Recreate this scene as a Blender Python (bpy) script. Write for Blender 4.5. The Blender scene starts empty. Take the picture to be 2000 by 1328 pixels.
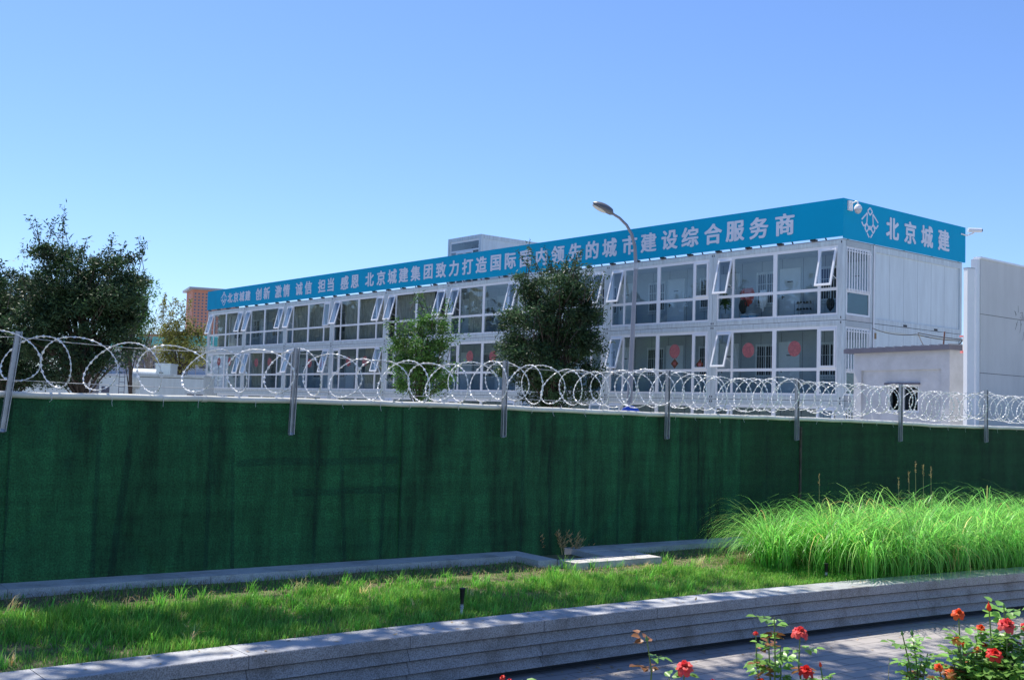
import bpy, math, random
import numpy as np
from mathutils import Vector, Matrix
rad = math.radians
rng = np.random.default_rng(7)
random.seed(7)
S = bpy.context.scene
COL = S.collection

# ------------------------------------------------------------------ camera, sky, sun, exposure
FPX, PITCH, ROLL, CZ = 2160.0, math.atan(132.4 / 2160), rad(1.7), 2.47
cF = Vector((0, math.cos(PITCH), math.sin(PITCH)))
U0 = Vector((0, -math.sin(PITCH), math.cos(PITCH)))
cR = Vector((1, 0, 0)) * math.cos(ROLL) + U0 * math.sin(ROLL)
cU = U0 * math.cos(ROLL) - Vector((1, 0, 0)) * math.sin(ROLL)
CAM = Vector((0, 0, CZ))
cam = bpy.data.objects.new('camera', bpy.data.cameras.new('camera'))
COL.objects.link(cam)
M = Matrix((cR, cU, -cF)).transposed().to_4x4()
M.translation = CAM
cam.matrix_world = M
cam.data.sensor_width = 36
cam.data.lens = FPX / 2000 * 36
cam.data.clip_start = 0.1
cam.data.clip_end = 6000
S.camera = cam

SUN_EL = rad(62)
sun_h = Vector((-0.615, 0.789, 0)).normalized()
sun_dir = Vector((sun_h.x * math.cos(SUN_EL), sun_h.y * math.cos(SUN_EL), math.sin(SUN_EL)))
W = bpy.data.worlds.new("World")
S.world = W
W.use_nodes = True
wn = W.node_tree
bg = wn.nodes['Background']
sky = wn.nodes.new('ShaderNodeTexSky')
sky.sky_type = 'NISHITA'
sky.sun_disc = False
sky.sun_elevation = SUN_EL
sky.sun_rotation = math.atan2(sun_h.x, sun_h.y)
sky.altitude = 50
sky.air_density = 1.0
sky.dust_density = 0.3
sky.ozone_density = 5.0
skt = wn.nodes.new('ShaderNodeMix'); skt.data_type = 'RGBA'; skt.blend_type = 'MULTIPLY'
skt.inputs['Factor'].default_value = 1
skt.inputs['B'].default_value = (0.77, 0.87, 1.08, 1)      # a deep clean blue autumn sky
wn.links.new(sky.outputs['Color'], skt.inputs['A'])
wn.links.new(skt.outputs['Result'], bg.inputs['Color'])
bg.inputs['Strength'].default_value = 0.12
sl = bpy.data.lights.new('sun', 'SUN')
sl.energy = 4.9
sl.angle = rad(0.53)
sl.color = (1.0, 0.94, 0.84)
so = bpy.data.objects.new('sun', sl)
COL.objects.link(so)
so.rotation_euler = sun_dir.to_track_quat('Z', 'Y').to_euler()
S.view_settings.view_transform = 'Standard'
S.view_settings.look = 'None'
S.view_settings.gamma = 1
S.view_settings.exposure = 0.5
S.cycles.max_bounces = 8
S.cycles.transparent_max_bounces = 24
S.cycles.caustics_reflective = False
S.cycles.caustics_refractive = False

# ------------------------------------------------------------------ helpers
def ray(px, py):
    return cF * FPX + cR * (px - 1000) - cU * (py - 664)
def at(px, py, Y):
    d = ray(px, py)
    return CAM + d * (Y / d.y)
def atz(px, py, z):
    d = ray(px, py)
    return CAM + d * ((z - CZ) / d.z)

def node(nt, t, **kw):
    n = nt.nodes.new(t)
    for k, v in kw.items():
        setattr(n, k, v)
    return n

def mat(name, col, rough=0.6, var=0.0, scale=3.0, metal=0.0, spec=0.5, bump=0.0, bscale=40.0, col2=None, detail=6, stretch=None, transl=0.0, tint=False, coat=0.0):
    m = bpy.data.materials.new(name)
    m.use_nodes = True
    nt = m.node_tree
    b = nt.nodes['Principled BSDF']
    b.inputs['Roughness'].default_value = rough
    b.inputs['Metallic'].default_value = metal
    b.inputs['Specular IOR Level'].default_value = spec
    b.inputs['Coat Weight'].default_value = coat
    L = nt.links.new
    c = (*col, 1)
    b.inputs['Base Color'].default_value = c
    tc = node(nt, 'ShaderNodeTexCoord')
    out = None
    src = tc.outputs['Object']
    if stretch:
        mp = node(nt, 'ShaderNodeMapping')
        mp.inputs['Scale'].default_value = stretch
        L(src, mp.inputs['Vector'])
        src = mp.outputs['Vector']
    if var > 0 or col2:
        n = node(nt, 'ShaderNodeTexNoise')
        n.inputs['Scale'].default_value = scale
        n.inputs['Detail'].default_value = detail
        n.inputs['Roughness'].default_value = 0.65
        L(src, n.inputs['Vector'])
        mr = node(nt, 'ShaderNodeMapRange')
        mr.inputs['From Min'].default_value = 0.35
        mr.inputs['From Max'].default_value = 0.65
        L(n.outputs['Fac'], mr.inputs['Value'])
        mx = node(nt, 'ShaderNodeMix', data_type='RGBA')
        c2 = col2 if col2 else tuple(x * (1 - var) for x in col)
        c1 = col if col2 else tuple(min(1, x * (1 + var)) for x in col)
        mx.inputs['A'].default_value = (*c1, 1)
        mx.inputs['B'].default_value = (*c2, 1)
        L(mr.outputs['Result'], mx.inputs['Factor'])
        out = mx.outputs['Result']
    if tint:
        at_ = node(nt, 'ShaderNodeAttribute', attribute_name='tint')
        mm = node(nt, 'ShaderNodeMix', data_type='RGBA', blend_type='MULTIPLY')
        mm.inputs['Factor'].default_value = 1
        if out is not None:
            L(out, mm.inputs['A'])
        else:
            mm.inputs['A'].default_value = c
        L(at_.outputs['Color'], mm.inputs['B'])
        out = mm.outputs['Result']
    if out is not None:
        L(out, b.inputs['Base Color'])
    if bump > 0:
        n2 = node(nt, 'ShaderNodeTexNoise')
        n2.inputs['Scale'].default_value = bscale
        n2.inputs['Detail'].default_value = 4
        L(src, n2.inputs['Vector'])
        bp = node(nt, 'ShaderNodeBump')
        bp.inputs['Strength'].default_value = bump
        bp.inputs['Distance'].default_value = 0.02
        L(n2.outputs['Fac'], bp.inputs['Height'])
        L(bp.outputs['Normal'], b.inputs['Normal'])
    if transl > 0:
        tr = node(nt, 'ShaderNodeBsdfTranslucent')
        tr.inputs['Color'].default_value = c
        if out is not None:
            L(out, tr.inputs['Color'])
        ms = node(nt, 'ShaderNodeMixShader')
        ms.inputs['Fac'].default_value = transl
        L(b.outputs[0], ms.inputs[1])
        L(tr.outputs[0], ms.inputs[2])
        L(ms.outputs[0], nt.nodes['Material Output'].inputs['Surface'])
    return m

def glass_mat(name, tintc=(0.86, 0.92, 0.95), refl=0.05, rough=0.02):
    m = bpy.data.materials.new(name)
    m.use_nodes = True
    nt = m.node_tree
    nt.nodes.remove(nt.nodes['Principled BSDF'])
    fr = node(nt, 'ShaderNodeFresnel')
    fr.inputs['IOR'].default_value = 1.5
    ad = node(nt, 'ShaderNodeMath', operation='ADD')
    ad.inputs[1].default_value = refl
    tr = node(nt, 'ShaderNodeBsdfTransparent')
    tr.inputs['Color'].default_value = (*tintc, 1)
    gl = node(nt, 'ShaderNodeBsdfGlossy')
    gl.inputs['Roughness'].default_value = rough
    gl.inputs['Color'].default_value = (0.9, 0.95, 1, 1)
    ms = node(nt, 'ShaderNodeMixShader')
    L = nt.links.new
    ge = node(nt, 'ShaderNodeNewGeometry')
    iv = node(nt, 'ShaderNodeMath', operation='SUBTRACT'); iv.inputs[0].default_value = 1
    mu = node(nt, 'ShaderNodeMath', operation='MULTIPLY')
    L(ge.outputs['Backfacing'], iv.inputs[1]); L(fr.outputs[0], ad.inputs[0]); L(ad.outputs[0], mu.inputs[0]); L(iv.outputs[0], mu.inputs[1])
    L(mu.outputs[0], ms.inputs['Fac'])      # only the outer face of a pane mirrors
    L(tr.outputs[0], ms.inputs[1]); L(gl.outputs[0], ms.inputs[2])
    L(ms.outputs[0], nt.nodes['Material Output'].inputs['Surface'])
    return m

def link(name, me, parent=None, loc=None):
    o = bpy.data.objects.new(name, me)
    COL.objects.link(o)
    if parent is not None:
        o.parent = parent
    if loc is not None:
        o.location = loc
    return o

def tag(o, label=None, cat=None, group=None, kind=None):
    if label: o['label'] = label
    if cat: o['category'] = cat
    if group: o['group'] = group
    if kind: o['kind'] = kind
    return o

def thing(name, label, cat, loc=(0, 0, 0), rz=0, group=None):
    o = bpy.data.objects.new(name, None)
    COL.objects.link(o)
    o.location = loc
    o.rotation_euler = (0, 0, rz)
    return tag(o, label, cat, group)

def copy_tree(o, parent=None):
    c = o.copy()
    COL.objects.link(c)
    if parent is not None:
        c.parent = parent
    for ch in list(o.children):
        copy_tree(ch, c)
    return c

class MB:
    """collects boxes, tubes and polygons into one mesh"""
    def __init__(s):
        s.v = []; s.f = []; s.m = []; s.sm = []
    def add(s, vs, fs, mi=0, smooth=False):
        o = len(s.v)
        s.v += [tuple(v) for v in vs]
        s.f += [tuple(i + o for i in f) for f in fs]
        s.m += [mi] * len(fs)
        s.sm += [smooth] * len(fs)
        return s
    def box(s, x0, x1, y0, y1, z0, z1, mi=0, T=None):
        vs = [Vector(p) for p in ((x0, y0, z0), (x1, y0, z0), (x1, y1, z0), (x0, y1, z0), (x0, y0, z1), (x1, y0, z1), (x1, y1, z1), (x0, y1, z1))]
        if T is not None:
            vs = [T @ v for v in vs]
        return s.add(vs, [(0, 3, 2, 1), (4, 5, 6, 7), (0, 1, 5, 4), (1, 2, 6, 5), (2, 3, 7, 6), (3, 0, 4, 7)], mi)
    def bar(s, a, b, w, h=None, mi=0, up=(0, 0, 1)):
        a = Vector(a); b = Vector(b); h = h or w
        d = b - a; L = d.length
        if L < 1e-6: return s
        d.normalize(); u = Vector(up)
        if abs(d.dot(u)) > 0.98: u = Vector((1, 0, 0))
        x = d.cross(u).normalized(); y = x.cross(d)
        T = Matrix((x, y, d)).transposed().to_4x4(); T.translation = a
        return s.box(-w / 2, w / 2, -h / 2, h / 2, 0, L, mi, T)
    def tube(s, pts, r, n=8, mi=0, cap=True):
        pts = [Vector(p) for p in pts]
        k = len(pts)
        rs = r if hasattr(r, '__len__') else [r] * k
        vs = []; pu = None
        for i in range(k):
            d = (pts[min(i + 1, k - 1)] - pts[max(i - 1, 0)])
            if d.length < 1e-9: d = Vector((0, 0, 1))
            d.normalize()
            if pu is None:
                pu = Vector((0, 0, 1)) if abs(d.z) < 0.9 else Vector((1, 0, 0))
            x = d.cross(pu).normalized(); y = x.cross(d).normalized(); pu = y
            for j in range(n):
                a = 2 * math.pi * j / n
                vs.append(pts[i] + (x * math.cos(a) + y * math.sin(a)) * rs[i])
        fs = [(i * n + j, i * n + (j + 1) % n, (i + 1) * n + (j + 1) % n, (i + 1) * n + j) for i in range(k - 1) for j in range(n)]
        s.add(vs, fs, mi, True)
        if cap:
            s.add(vs[:n], [tuple(range(n))[::-1]], mi); s.add(vs[-n:], [tuple(range(n))], mi)
        return s
    def lathe(s, c, prof, n=20, mi=0, T=None):
        vs = []
        for r, z in prof:
            for j in range(n):
                a = 2 * math.pi * j / n
                v = Vector((r * math.cos(a), r * math.sin(a), z))
                vs.append((T @ v if T is not None else v) + Vector(c))
        k = len(prof)
        fs = [(i * n + j, i * n + (j + 1) % n, (i + 1) * n + (j + 1) % n, (i + 1) * n + j) for i in range(k - 1) for j in range(n)]
        return s.add(vs, fs, mi, True)
    def mesh(s, name, mats):
        me = bpy.data.meshes.new(name)
        me.from_pydata(s.v, [], s.f)
        for m in (mats if isinstance(mats, (list, tuple)) else [mats]):
            me.materials.append(m)
        me.polygons.foreach_set('material_index', s.m)
        me.polygons.foreach_set('use_smooth', s.sm)
        me.update()
        return me
    def build(s, name, mats, parent=None, loc=None):
        return link(name, s.mesh(name, mats), parent, loc)

def np_mesh(name, V, F, material, tint=None, smooth=False):
    """V (n,3), F (m,k) arrays, tint (n,3) optional per-vertex colour"""
    me = bpy.data.meshes.new(name)
    n, (m, k) = len(V), F.shape
    me.vertices.add(n); me.vertices.foreach_set('co', V.astype(np.float32).ravel())
    me.loops.add(m * k); me.loops.foreach_set('vertex_index', F.astype(np.int32).ravel())
    me.polygons.add(m)
    me.polygons.foreach_set('loop_start', np.arange(0, m * k, k, dtype=np.int32))
    me.polygons.foreach_set('loop_total', np.full(m, k, dtype=np.int32))
    if smooth: me.polygons.foreach_set('use_smooth', np.ones(m, dtype=bool))
    me.update(calc_edges=True)
    if tint is not None:
        ca = me.color_attributes.new('tint', 'FLOAT_COLOR', 'POINT')
        ca.data.foreach_set('color', np.concatenate([tint, np.ones((n, 1))], 1).astype(np.float32).ravel())
    me.materials.append(material)
    return me

def unit(a):
    return a / np.maximum(np.linalg.norm(a, axis=1, keepdims=True), 1e-9)

def leaves(P, L, Wd, up=0.3, tintv=0.35, yellow=0.15, D=None):
    """rhombic leaf quads at points P with random orientation"""
    n = len(P)
    d = rng.normal(size=(n, 3)) if D is None else D + rng.normal(size=(n, 3)) * 0.5
    d[:, 2] *= 0.8; d = unit(d)
    nn = rng.normal(size=(n, 3)); nn[:, 2] += up * 3
    s = unit(np.cross(d, nn))
    nrm = np.cross(s, d)
    l = (L * rng.uniform(0.6, 1.3, n))[:, None]; w = (Wd * rng.uniform(0.7, 1.3, n))[:, None]
    V = np.stack([P, P + d * l * 0.45 + s * w * 0.5 - nrm * w * 0.12, P + d * l, P + d * l * 0.45 - s * w * 0.5 - nrm * w * 0.12], 1).reshape(-1, 3)
    F = np.arange(4 * n).reshape(n, 4)
    t = rng.uniform(1 - tintv, 1 + tintv, n)
    y = rng.uniform(0, yellow, n)
    T = np.stack([t * (1 + 3 * y), t * (1 + y), t * (1 - y)], 1)
    return V, F, np.repeat(T, 4, 0)

# ------------------------------------------------------------------ materials
m_white = mat('white_painted_steel', (0.55, 0.62, 0.65), 0.45, 0.14, 3.0, bump=0.05, stretch=(2.5, 2.5, 0.35))
m_pvc = mat('white_window_profile', (0.80, 0.82, 0.85), 0.35, 0.03, 2)
m_panel = mat('pale_sandwich_panel', (0.62, 0.70, 0.73), 0.5, 0.07, 2.0, bump=0.03, bscale=6, stretch=(2, 2, 0.3))
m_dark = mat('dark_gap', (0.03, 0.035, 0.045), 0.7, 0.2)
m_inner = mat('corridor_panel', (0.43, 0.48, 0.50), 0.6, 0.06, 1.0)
m_door = mat('pale_door_leaf', (0.72, 0.76, 0.76), 0.5, 0.04)
m_sign = mat('blue_sign_sheet', (0.0, 0.35, 0.58), 0.7, 0.04, 0.4, bump=0.02, bscale=3, spec=0.15)
m_char = mat('white_lettering', (0.66, 0.70, 0.80), 0.5, 0.05, 2)
m_glass = glass_mat('window_glass')
m_glassd = glass_mat('frosted_pane', (0.45, 0.6, 0.6), 0.05, 0.15)
m_roof = mat('grey_roof_sheet', (0.3, 0.32, 0.36), 0.5, 0.1)
m_floor = mat('corridor_floor', (0.5, 0.51, 0.52), 0.6, 0.1)
m_curtain = mat('beige_curtain', (0.55, 0.52, 0.42), 0.8, 0.25, 6, stretch=(6, 1, 0.3), transl=0.3)
m_red = mat('red_paper', (0.82, 0.20, 0.19), 0.6, 0.2, 12)
m_orange = mat('brown_orange_paper', (0.30, 0.07, 0.03), 0.6, 0.3, 14)
m_galv = mat('galvanised_steel', (0.42, 0.44, 0.47), 0.38, 0.12, 9, metal=0.6)
m_wire = mat('bright_razor_wire', (0.84, 0.84, 0.83), 0.35, 0.25, 20)
m_pipe = mat('white_plastic_pipe', (0.72, 0.70, 0.62), 0.4, 0.12, 2)
m_pot_white = mat('white_tie', (0.7, 0.7, 0.68), 0.5, 0.1)
m_green_post = mat('steel_pole', (0.24, 0.25, 0.29), 0.4, 0.08, 3, metal=0.3)
m_black = mat('black_plastic', (0.015, 0.016, 0.018), 0.45, 0.2)
m_asphalt = mat('yard_ground', (0.36, 0.35, 0.33), 0.9, 0.25, 0.4, bump=0.2)
m_soil = mat('soil', (0.09, 0.11, 0.04), 0.95, 0.35, 5, bump=0.8, bscale=30, col2=(0.18, 0.16, 0.08))
m_bark = mat('bark', (0.075, 0.058, 0.045), 0.9, 0.35, 8, bump=0.6)
m_barkpale = mat('pale_bare_bark', (0.32, 0.27, 0.23), 0.9, 0.3, 8)
m_leafdark = mat('dark_leaf', (0.030, 0.072, 0.035), 0.55, tint=True, transl=0.25, spec=0.3)
m_leafdense = mat('dense_leaf', (0.036, 0.085, 0.040), 0.55, tint=True, transl=0.28, spec=0.3)
m_leafmid = mat('conifer_leaf', (0.070, 0.185, 0.045), 0.55, tint=True, transl=0.3, spec=0.3)
m_leafolive = mat('olive_leaf', (0.16, 0.19, 0.05), 0.55, tint=True, transl=0.35, spec=0.3)
m_leafshade = mat('street_tree_leaf', (0.05, 0.10, 0.02), 0.55, tint=True, transl=0.3)

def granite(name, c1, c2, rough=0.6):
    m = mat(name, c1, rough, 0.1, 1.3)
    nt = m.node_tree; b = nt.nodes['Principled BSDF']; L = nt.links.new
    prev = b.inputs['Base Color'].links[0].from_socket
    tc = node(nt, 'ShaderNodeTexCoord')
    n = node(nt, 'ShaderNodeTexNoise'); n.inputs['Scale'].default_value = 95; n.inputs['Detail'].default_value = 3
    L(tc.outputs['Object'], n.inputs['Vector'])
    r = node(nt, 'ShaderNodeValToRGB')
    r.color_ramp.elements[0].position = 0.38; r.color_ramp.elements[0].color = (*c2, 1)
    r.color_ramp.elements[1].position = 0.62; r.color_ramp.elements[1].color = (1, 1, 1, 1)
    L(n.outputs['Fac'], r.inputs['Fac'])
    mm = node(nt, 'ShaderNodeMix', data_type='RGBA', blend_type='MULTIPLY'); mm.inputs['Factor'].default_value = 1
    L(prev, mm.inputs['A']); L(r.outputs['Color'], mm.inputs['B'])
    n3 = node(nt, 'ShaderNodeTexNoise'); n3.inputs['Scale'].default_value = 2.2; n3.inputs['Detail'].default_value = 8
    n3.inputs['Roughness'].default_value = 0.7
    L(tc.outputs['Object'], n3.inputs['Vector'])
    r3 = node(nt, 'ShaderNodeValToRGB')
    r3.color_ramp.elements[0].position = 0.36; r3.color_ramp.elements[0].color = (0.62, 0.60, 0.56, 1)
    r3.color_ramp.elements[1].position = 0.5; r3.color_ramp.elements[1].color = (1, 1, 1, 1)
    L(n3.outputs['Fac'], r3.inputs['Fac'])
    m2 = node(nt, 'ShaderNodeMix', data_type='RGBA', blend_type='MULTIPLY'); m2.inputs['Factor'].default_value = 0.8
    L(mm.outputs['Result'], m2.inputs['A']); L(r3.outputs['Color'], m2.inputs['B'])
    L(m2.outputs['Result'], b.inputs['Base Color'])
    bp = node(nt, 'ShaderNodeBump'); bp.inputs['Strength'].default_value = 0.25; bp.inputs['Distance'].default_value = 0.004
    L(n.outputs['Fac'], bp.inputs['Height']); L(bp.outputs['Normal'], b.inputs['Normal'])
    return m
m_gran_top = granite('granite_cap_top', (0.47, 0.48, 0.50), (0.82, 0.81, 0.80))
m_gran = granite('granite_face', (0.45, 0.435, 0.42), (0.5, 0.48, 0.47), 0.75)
m_conc = granite('kerb_concrete', (0.62, 0.61, 0.60), (0.75, 0.74, 0.72), 0.8)

# pavement: small setts laid along the wall
m_pave = mat('paving', (0.30, 0.275, 0.26), 0.8)
def _pave():
    nt = m_pave.node_tree; b = nt.nodes['Principled BSDF']; L = nt.links.new
    tc = node(nt, 'ShaderNodeTexCoord'); mp = node(nt, 'ShaderNodeMapping')
    mp.inputs['Rotation'].default_value = (0, 0, rad(-34)); L(tc.outputs['Object'], mp.inputs['Vector'])
    br = node(nt, 'ShaderNodeTexBrick')
    br.inputs['Color1'].default_value = (0.38, 0.35, 0.335, 1); br.inputs['Color2'].default_value = (0.33, 0.31, 0.30, 1)
    br.inputs['Mortar'].default_value = (0.17, 0.16, 0.155, 1); br.inputs['Scale'].default_value = 1
    br.inputs['Brick Width'].default_value = 0.4; br.inputs['Row Height'].default_value = 0.2
    br.inputs['Mortar Size'].default_value = 0.007
    L(mp.outputs['Vector'], br.inputs['Vector'])
    n = node(nt, 'ShaderNodeTexNoise'); n.inputs['Scale'].default_value = 3; n.inputs['Detail'].default_value = 8
    L(tc.outputs['Object'], n.inputs['Vector'])
    mr = node(nt, 'ShaderNodeMapRange'); mr.inputs['To Min'].default_value = 0.72; mr.inputs['To Max'].default_value = 1.2
    L(n.outputs['Fac'], mr.inputs['Value'])
    mm = node(nt, 'ShaderNodeMix', data_type='RGBA', blend_type='MULTIPLY'); mm.inputs['Factor'].default_value = 1
    L(br.outputs['Color'], mm.inputs['A']); L(mr.outputs['Result'], mm.inputs['B']); L(mm.outputs['Result'], b.inputs['Base Color'])
    bp = node(nt, 'ShaderNodeBump'); bp.inputs['Strength'].default_value = 0.5; bp.inputs['Distance'].default_value = 0.01
    L(br.outputs['Fac'], bp.inputs['Height']); bp.invert = True; L(bp.outputs['Normal'], b.inputs['Normal'])
_pave()

# dark green knitted hoarding cloth: fine weave, vertical streaks of painted shadow and stain, faint horizontal bands, a little light through it
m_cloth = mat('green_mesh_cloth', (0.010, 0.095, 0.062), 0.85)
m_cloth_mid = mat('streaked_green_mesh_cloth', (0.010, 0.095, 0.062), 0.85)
m_cloth_dark = mat('darker_green_mesh_cloth', (0.010, 0.095, 0.062), 0.85)
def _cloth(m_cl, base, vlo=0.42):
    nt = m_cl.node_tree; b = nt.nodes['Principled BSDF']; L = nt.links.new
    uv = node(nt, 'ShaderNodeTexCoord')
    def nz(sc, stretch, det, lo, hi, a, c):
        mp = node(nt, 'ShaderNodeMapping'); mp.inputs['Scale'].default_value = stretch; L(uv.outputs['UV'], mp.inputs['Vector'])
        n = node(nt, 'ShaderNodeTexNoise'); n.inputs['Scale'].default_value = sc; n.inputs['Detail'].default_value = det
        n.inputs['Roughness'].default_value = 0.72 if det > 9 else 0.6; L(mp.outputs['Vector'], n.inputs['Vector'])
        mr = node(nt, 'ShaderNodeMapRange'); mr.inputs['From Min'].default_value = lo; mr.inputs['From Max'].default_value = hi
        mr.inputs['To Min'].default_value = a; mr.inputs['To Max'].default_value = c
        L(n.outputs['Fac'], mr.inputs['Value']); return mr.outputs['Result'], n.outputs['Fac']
    v1, _ = nz(2.0, (1.3, 0.16, 1), 12, 0.38, 0.60, vlo, 1.15)      # vertical streaks: shadows of things behind painted in, mixed with stains
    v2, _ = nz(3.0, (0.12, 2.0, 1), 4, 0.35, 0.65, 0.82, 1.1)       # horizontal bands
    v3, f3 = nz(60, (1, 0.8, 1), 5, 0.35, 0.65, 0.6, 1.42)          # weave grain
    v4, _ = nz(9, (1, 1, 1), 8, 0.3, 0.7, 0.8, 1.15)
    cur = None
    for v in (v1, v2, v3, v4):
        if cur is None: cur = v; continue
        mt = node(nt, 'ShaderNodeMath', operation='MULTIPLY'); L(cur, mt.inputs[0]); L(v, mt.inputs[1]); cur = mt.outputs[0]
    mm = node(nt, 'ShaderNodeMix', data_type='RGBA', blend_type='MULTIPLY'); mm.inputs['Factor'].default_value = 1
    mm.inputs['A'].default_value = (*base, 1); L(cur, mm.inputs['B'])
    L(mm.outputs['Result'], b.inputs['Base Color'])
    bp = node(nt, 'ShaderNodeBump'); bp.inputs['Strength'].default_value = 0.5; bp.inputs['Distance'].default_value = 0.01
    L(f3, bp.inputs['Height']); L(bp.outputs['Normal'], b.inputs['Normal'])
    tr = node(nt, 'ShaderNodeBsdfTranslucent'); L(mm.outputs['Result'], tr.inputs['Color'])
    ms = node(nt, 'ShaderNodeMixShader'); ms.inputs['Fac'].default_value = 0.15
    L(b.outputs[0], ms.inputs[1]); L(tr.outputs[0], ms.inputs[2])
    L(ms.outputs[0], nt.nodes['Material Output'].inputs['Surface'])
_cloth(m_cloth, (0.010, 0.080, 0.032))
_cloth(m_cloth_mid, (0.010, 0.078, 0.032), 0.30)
_cloth(m_cloth_dark, (0.006, 0.045, 0.017), 0.7)  # darker base green for the right-hand panels

# ------------------------------------------------------------------ ground
g = MB(); g.add([(-2500, -200, -0.012), (2500, -200, -0.012), (2500, 4500, -0.012), (-2500, 4500, -0.012)], [(0, 1, 2, 3)])
tag(g.build('ground', m_asphalt), kind='structure')

XS = np.array([-3.31, -2.19, -0.185, 1.60, 2.64, 6.82]); YS = np.array([7.61, 8.51, 10.05, 11.36, 12.07, 14.72])
WC = np.polyfit(XS, YS, 2)
def wall_y(x):
    if x < -4: return np.polyval(WC, -4) + (x + 4) * np.polyval(np.polyder(WC), -4)
    if x > 9: return np.polyval(WC, 9) + (x - 9) * np.polyval(np.polyder(WC), 9)
    return float(np.polyval(WC, x))
def wall_pt(x, off=0.0):
    y = wall_y(x); s = (wall_y(x + 0.05) - wall_y(x - 0.05)) / 0.1
    n = Vector((-s, 1)).normalized()
    return Vector((x + n.x * off, y + n.y * off))
def fence_pt(t, off=0.0):   # t metres along the fence, 0 at the post seen near the middle; off < 0 is towards the camera
    d = Vector((0.8115, 0.5843)); n = Vector((-0.5843, 0.8115))
    return Vector((-0.135, 14.56)) + d * t + n * off

wxs = np.arange(-16, 22.01, 0.5)
# pavement sheet in front of the wall
vs = []; 
for x in wxs:
    p = wall_pt(x, 0.35); vs += [(p.x, p.y, 0.0), (p.x + 6, p.y - 30, 0.0)]
mb = MB(); mb.add(vs, [(2 * i, 2 * i + 1, 2 * i + 3, 2 * i + 2) for i in range(len(wxs) - 1)])
tag(mb.build('pavement', m_pave), kind='structure')

# ------------------------------------------------------------------ planter wall (cap + three stepped courses + recessed plinth)
wall = thing('granite_planter_wall', 'long low curved grey granite planter wall with stepped courses edging the lawn', 'planter wall')
def sweep(sec, x0, x1, step=0.5, mats=m_gran):
    """closed cross section [(off, z, mat)] swept along the wall curve"""
    xs = np.arange(x0, x1 + 1e-6, step); mb = MB(); k = len(sec)
    vs = []
    for x in xs:
        for o, z in sec:
            p = wall_pt(x, o); vs.append((p.x, p.y, z))
    fs = [(i * k + j, (i + 1) * k + j, (i + 1) * k + (j + 1) % k, i * k + (j + 1) % k) for i in range(len(xs) - 1) for j in range(k)]
    fs += [tuple(range(k))[::-1], tuple(range((len(xs) - 1) * k, len(xs) * k))]
    return mb.add(vs, fs)
xjoint = [-16.0]
while xjoint[-1] < 22: xjoint.append(xjoint[-1] + 1.17)
ztop = 0.5
def course(name, o0, z0, z1, slope, back=0.41, mats=None):
    mb = MB(); g_ = 0.0024
    for a, b_ in zip(xjoint[:-1], xjoint[1:]):
        n = 3; xs = np.linspace(a + g_, b_ - g_, n + 1); vs = []
        sec = [(o0 + slope, z0), (back, z0), (back, z1), (o0 + 0.006, z1), (o0, z1 - 0.006)]
        k = len(sec)
        jit = random.uniform(-0.002, 0.002)
        for x in xs:
            for o, z in sec:
                p = wall_pt(x, o + jit); vs.append((p.x, p.y, z))
        fs = [(i * k + j, (i + 1) * k + j, (i + 1) * k + (j + 1) % k, i * k + (j + 1) % k) for i in range(n) for j in range(k)]
        fs += [tuple(range(k))[::-1], tuple(range(n * k, (n + 1) * k))]
        mb.add(vs, fs)
    me = mb.mesh(name, mats or [m_gran])
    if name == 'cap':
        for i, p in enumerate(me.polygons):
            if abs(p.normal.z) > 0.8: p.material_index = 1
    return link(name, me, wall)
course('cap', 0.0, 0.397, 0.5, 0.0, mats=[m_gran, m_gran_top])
for i in range(3):
    z1 = (0.379, 0.270, 0.160)[i]
    course('stone_course', 0.050, z1 - (0.091, 0.093, 0.086)[i], z1, -0.046)
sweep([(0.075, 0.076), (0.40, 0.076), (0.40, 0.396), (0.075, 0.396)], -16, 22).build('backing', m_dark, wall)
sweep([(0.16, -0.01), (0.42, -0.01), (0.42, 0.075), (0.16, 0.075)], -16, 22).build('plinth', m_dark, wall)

# ------------------------------------------------------------------ raised bed soil (lawn bed)
vs = []
for x in wxs:
    a = wall_pt(x, 0.40)
    t = (a.x * 0.8115 + a.y * 0.5843) - (-0.135 * 0.8115 + 14.56 * 0.5843)
    b_ = fence_pt(t, -0.2)
    for k in range(9):
        p = a.lerp(b_, k / 8); vs.append((p.x, p.y, 0.475 + 0.05 * (k / 8) + 0.012 * math.sin(3 * p.x) * math.sin(k)))
mb = MB(); mb.add(vs, [(i * 9 + k, (i + 1) * 9 + k, (i + 1) * 9 + k + 1, i * 9 + k + 1) for i in range(len(wxs) - 1) for k in range(8)], 0, True)
tag(mb.build('planting_bed', m_soil), kind='structure')
# yard behind the fence
mb = MB()
a0, a1 = fence_pt(-16, 0.25), fence_pt(30, 0.25)

# ------------------------------------------------------------------ concrete kerb along the fence with its notch
kerb = thing('concrete_kerb', 'pale concrete kerb with a jogged notch running along the foot of the green fence', 'kerb')
def kbox(mb, t0, t1, o0, o1, z0=0.3, z1=0.60):
    ps = [fence_pt(t0, o0), fence_pt(t1, o0), fence_pt(t1, o1), fence_pt(t0, o1)]
    vs = [(p.x, p.y, z0) for p in ps] + [(p.x, p.y, z1) for p in ps]
    mb.add(vs, [(0, 3, 2, 1), (4, 5, 6, 7), (0, 1, 5, 4), (1, 2, 6, 5), (2, 3, 7, 6), (3, 0, 4, 7)])
mb = MB(); t = -16.0
while t < -0.01:
    kbox(mb, t + 0.003, min(t + 2.0, -0.0) - 0.003, -0.46, -0.06); t += 2.0
tn0, tn1 = 0.15, 1.05
kbox(mb, 0.003, 0.30, -0.92, -0.06, z1=0.597)
kbox(mb, 0.303, 1.75, -1.28, -0.93, z1=0.594)
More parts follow.
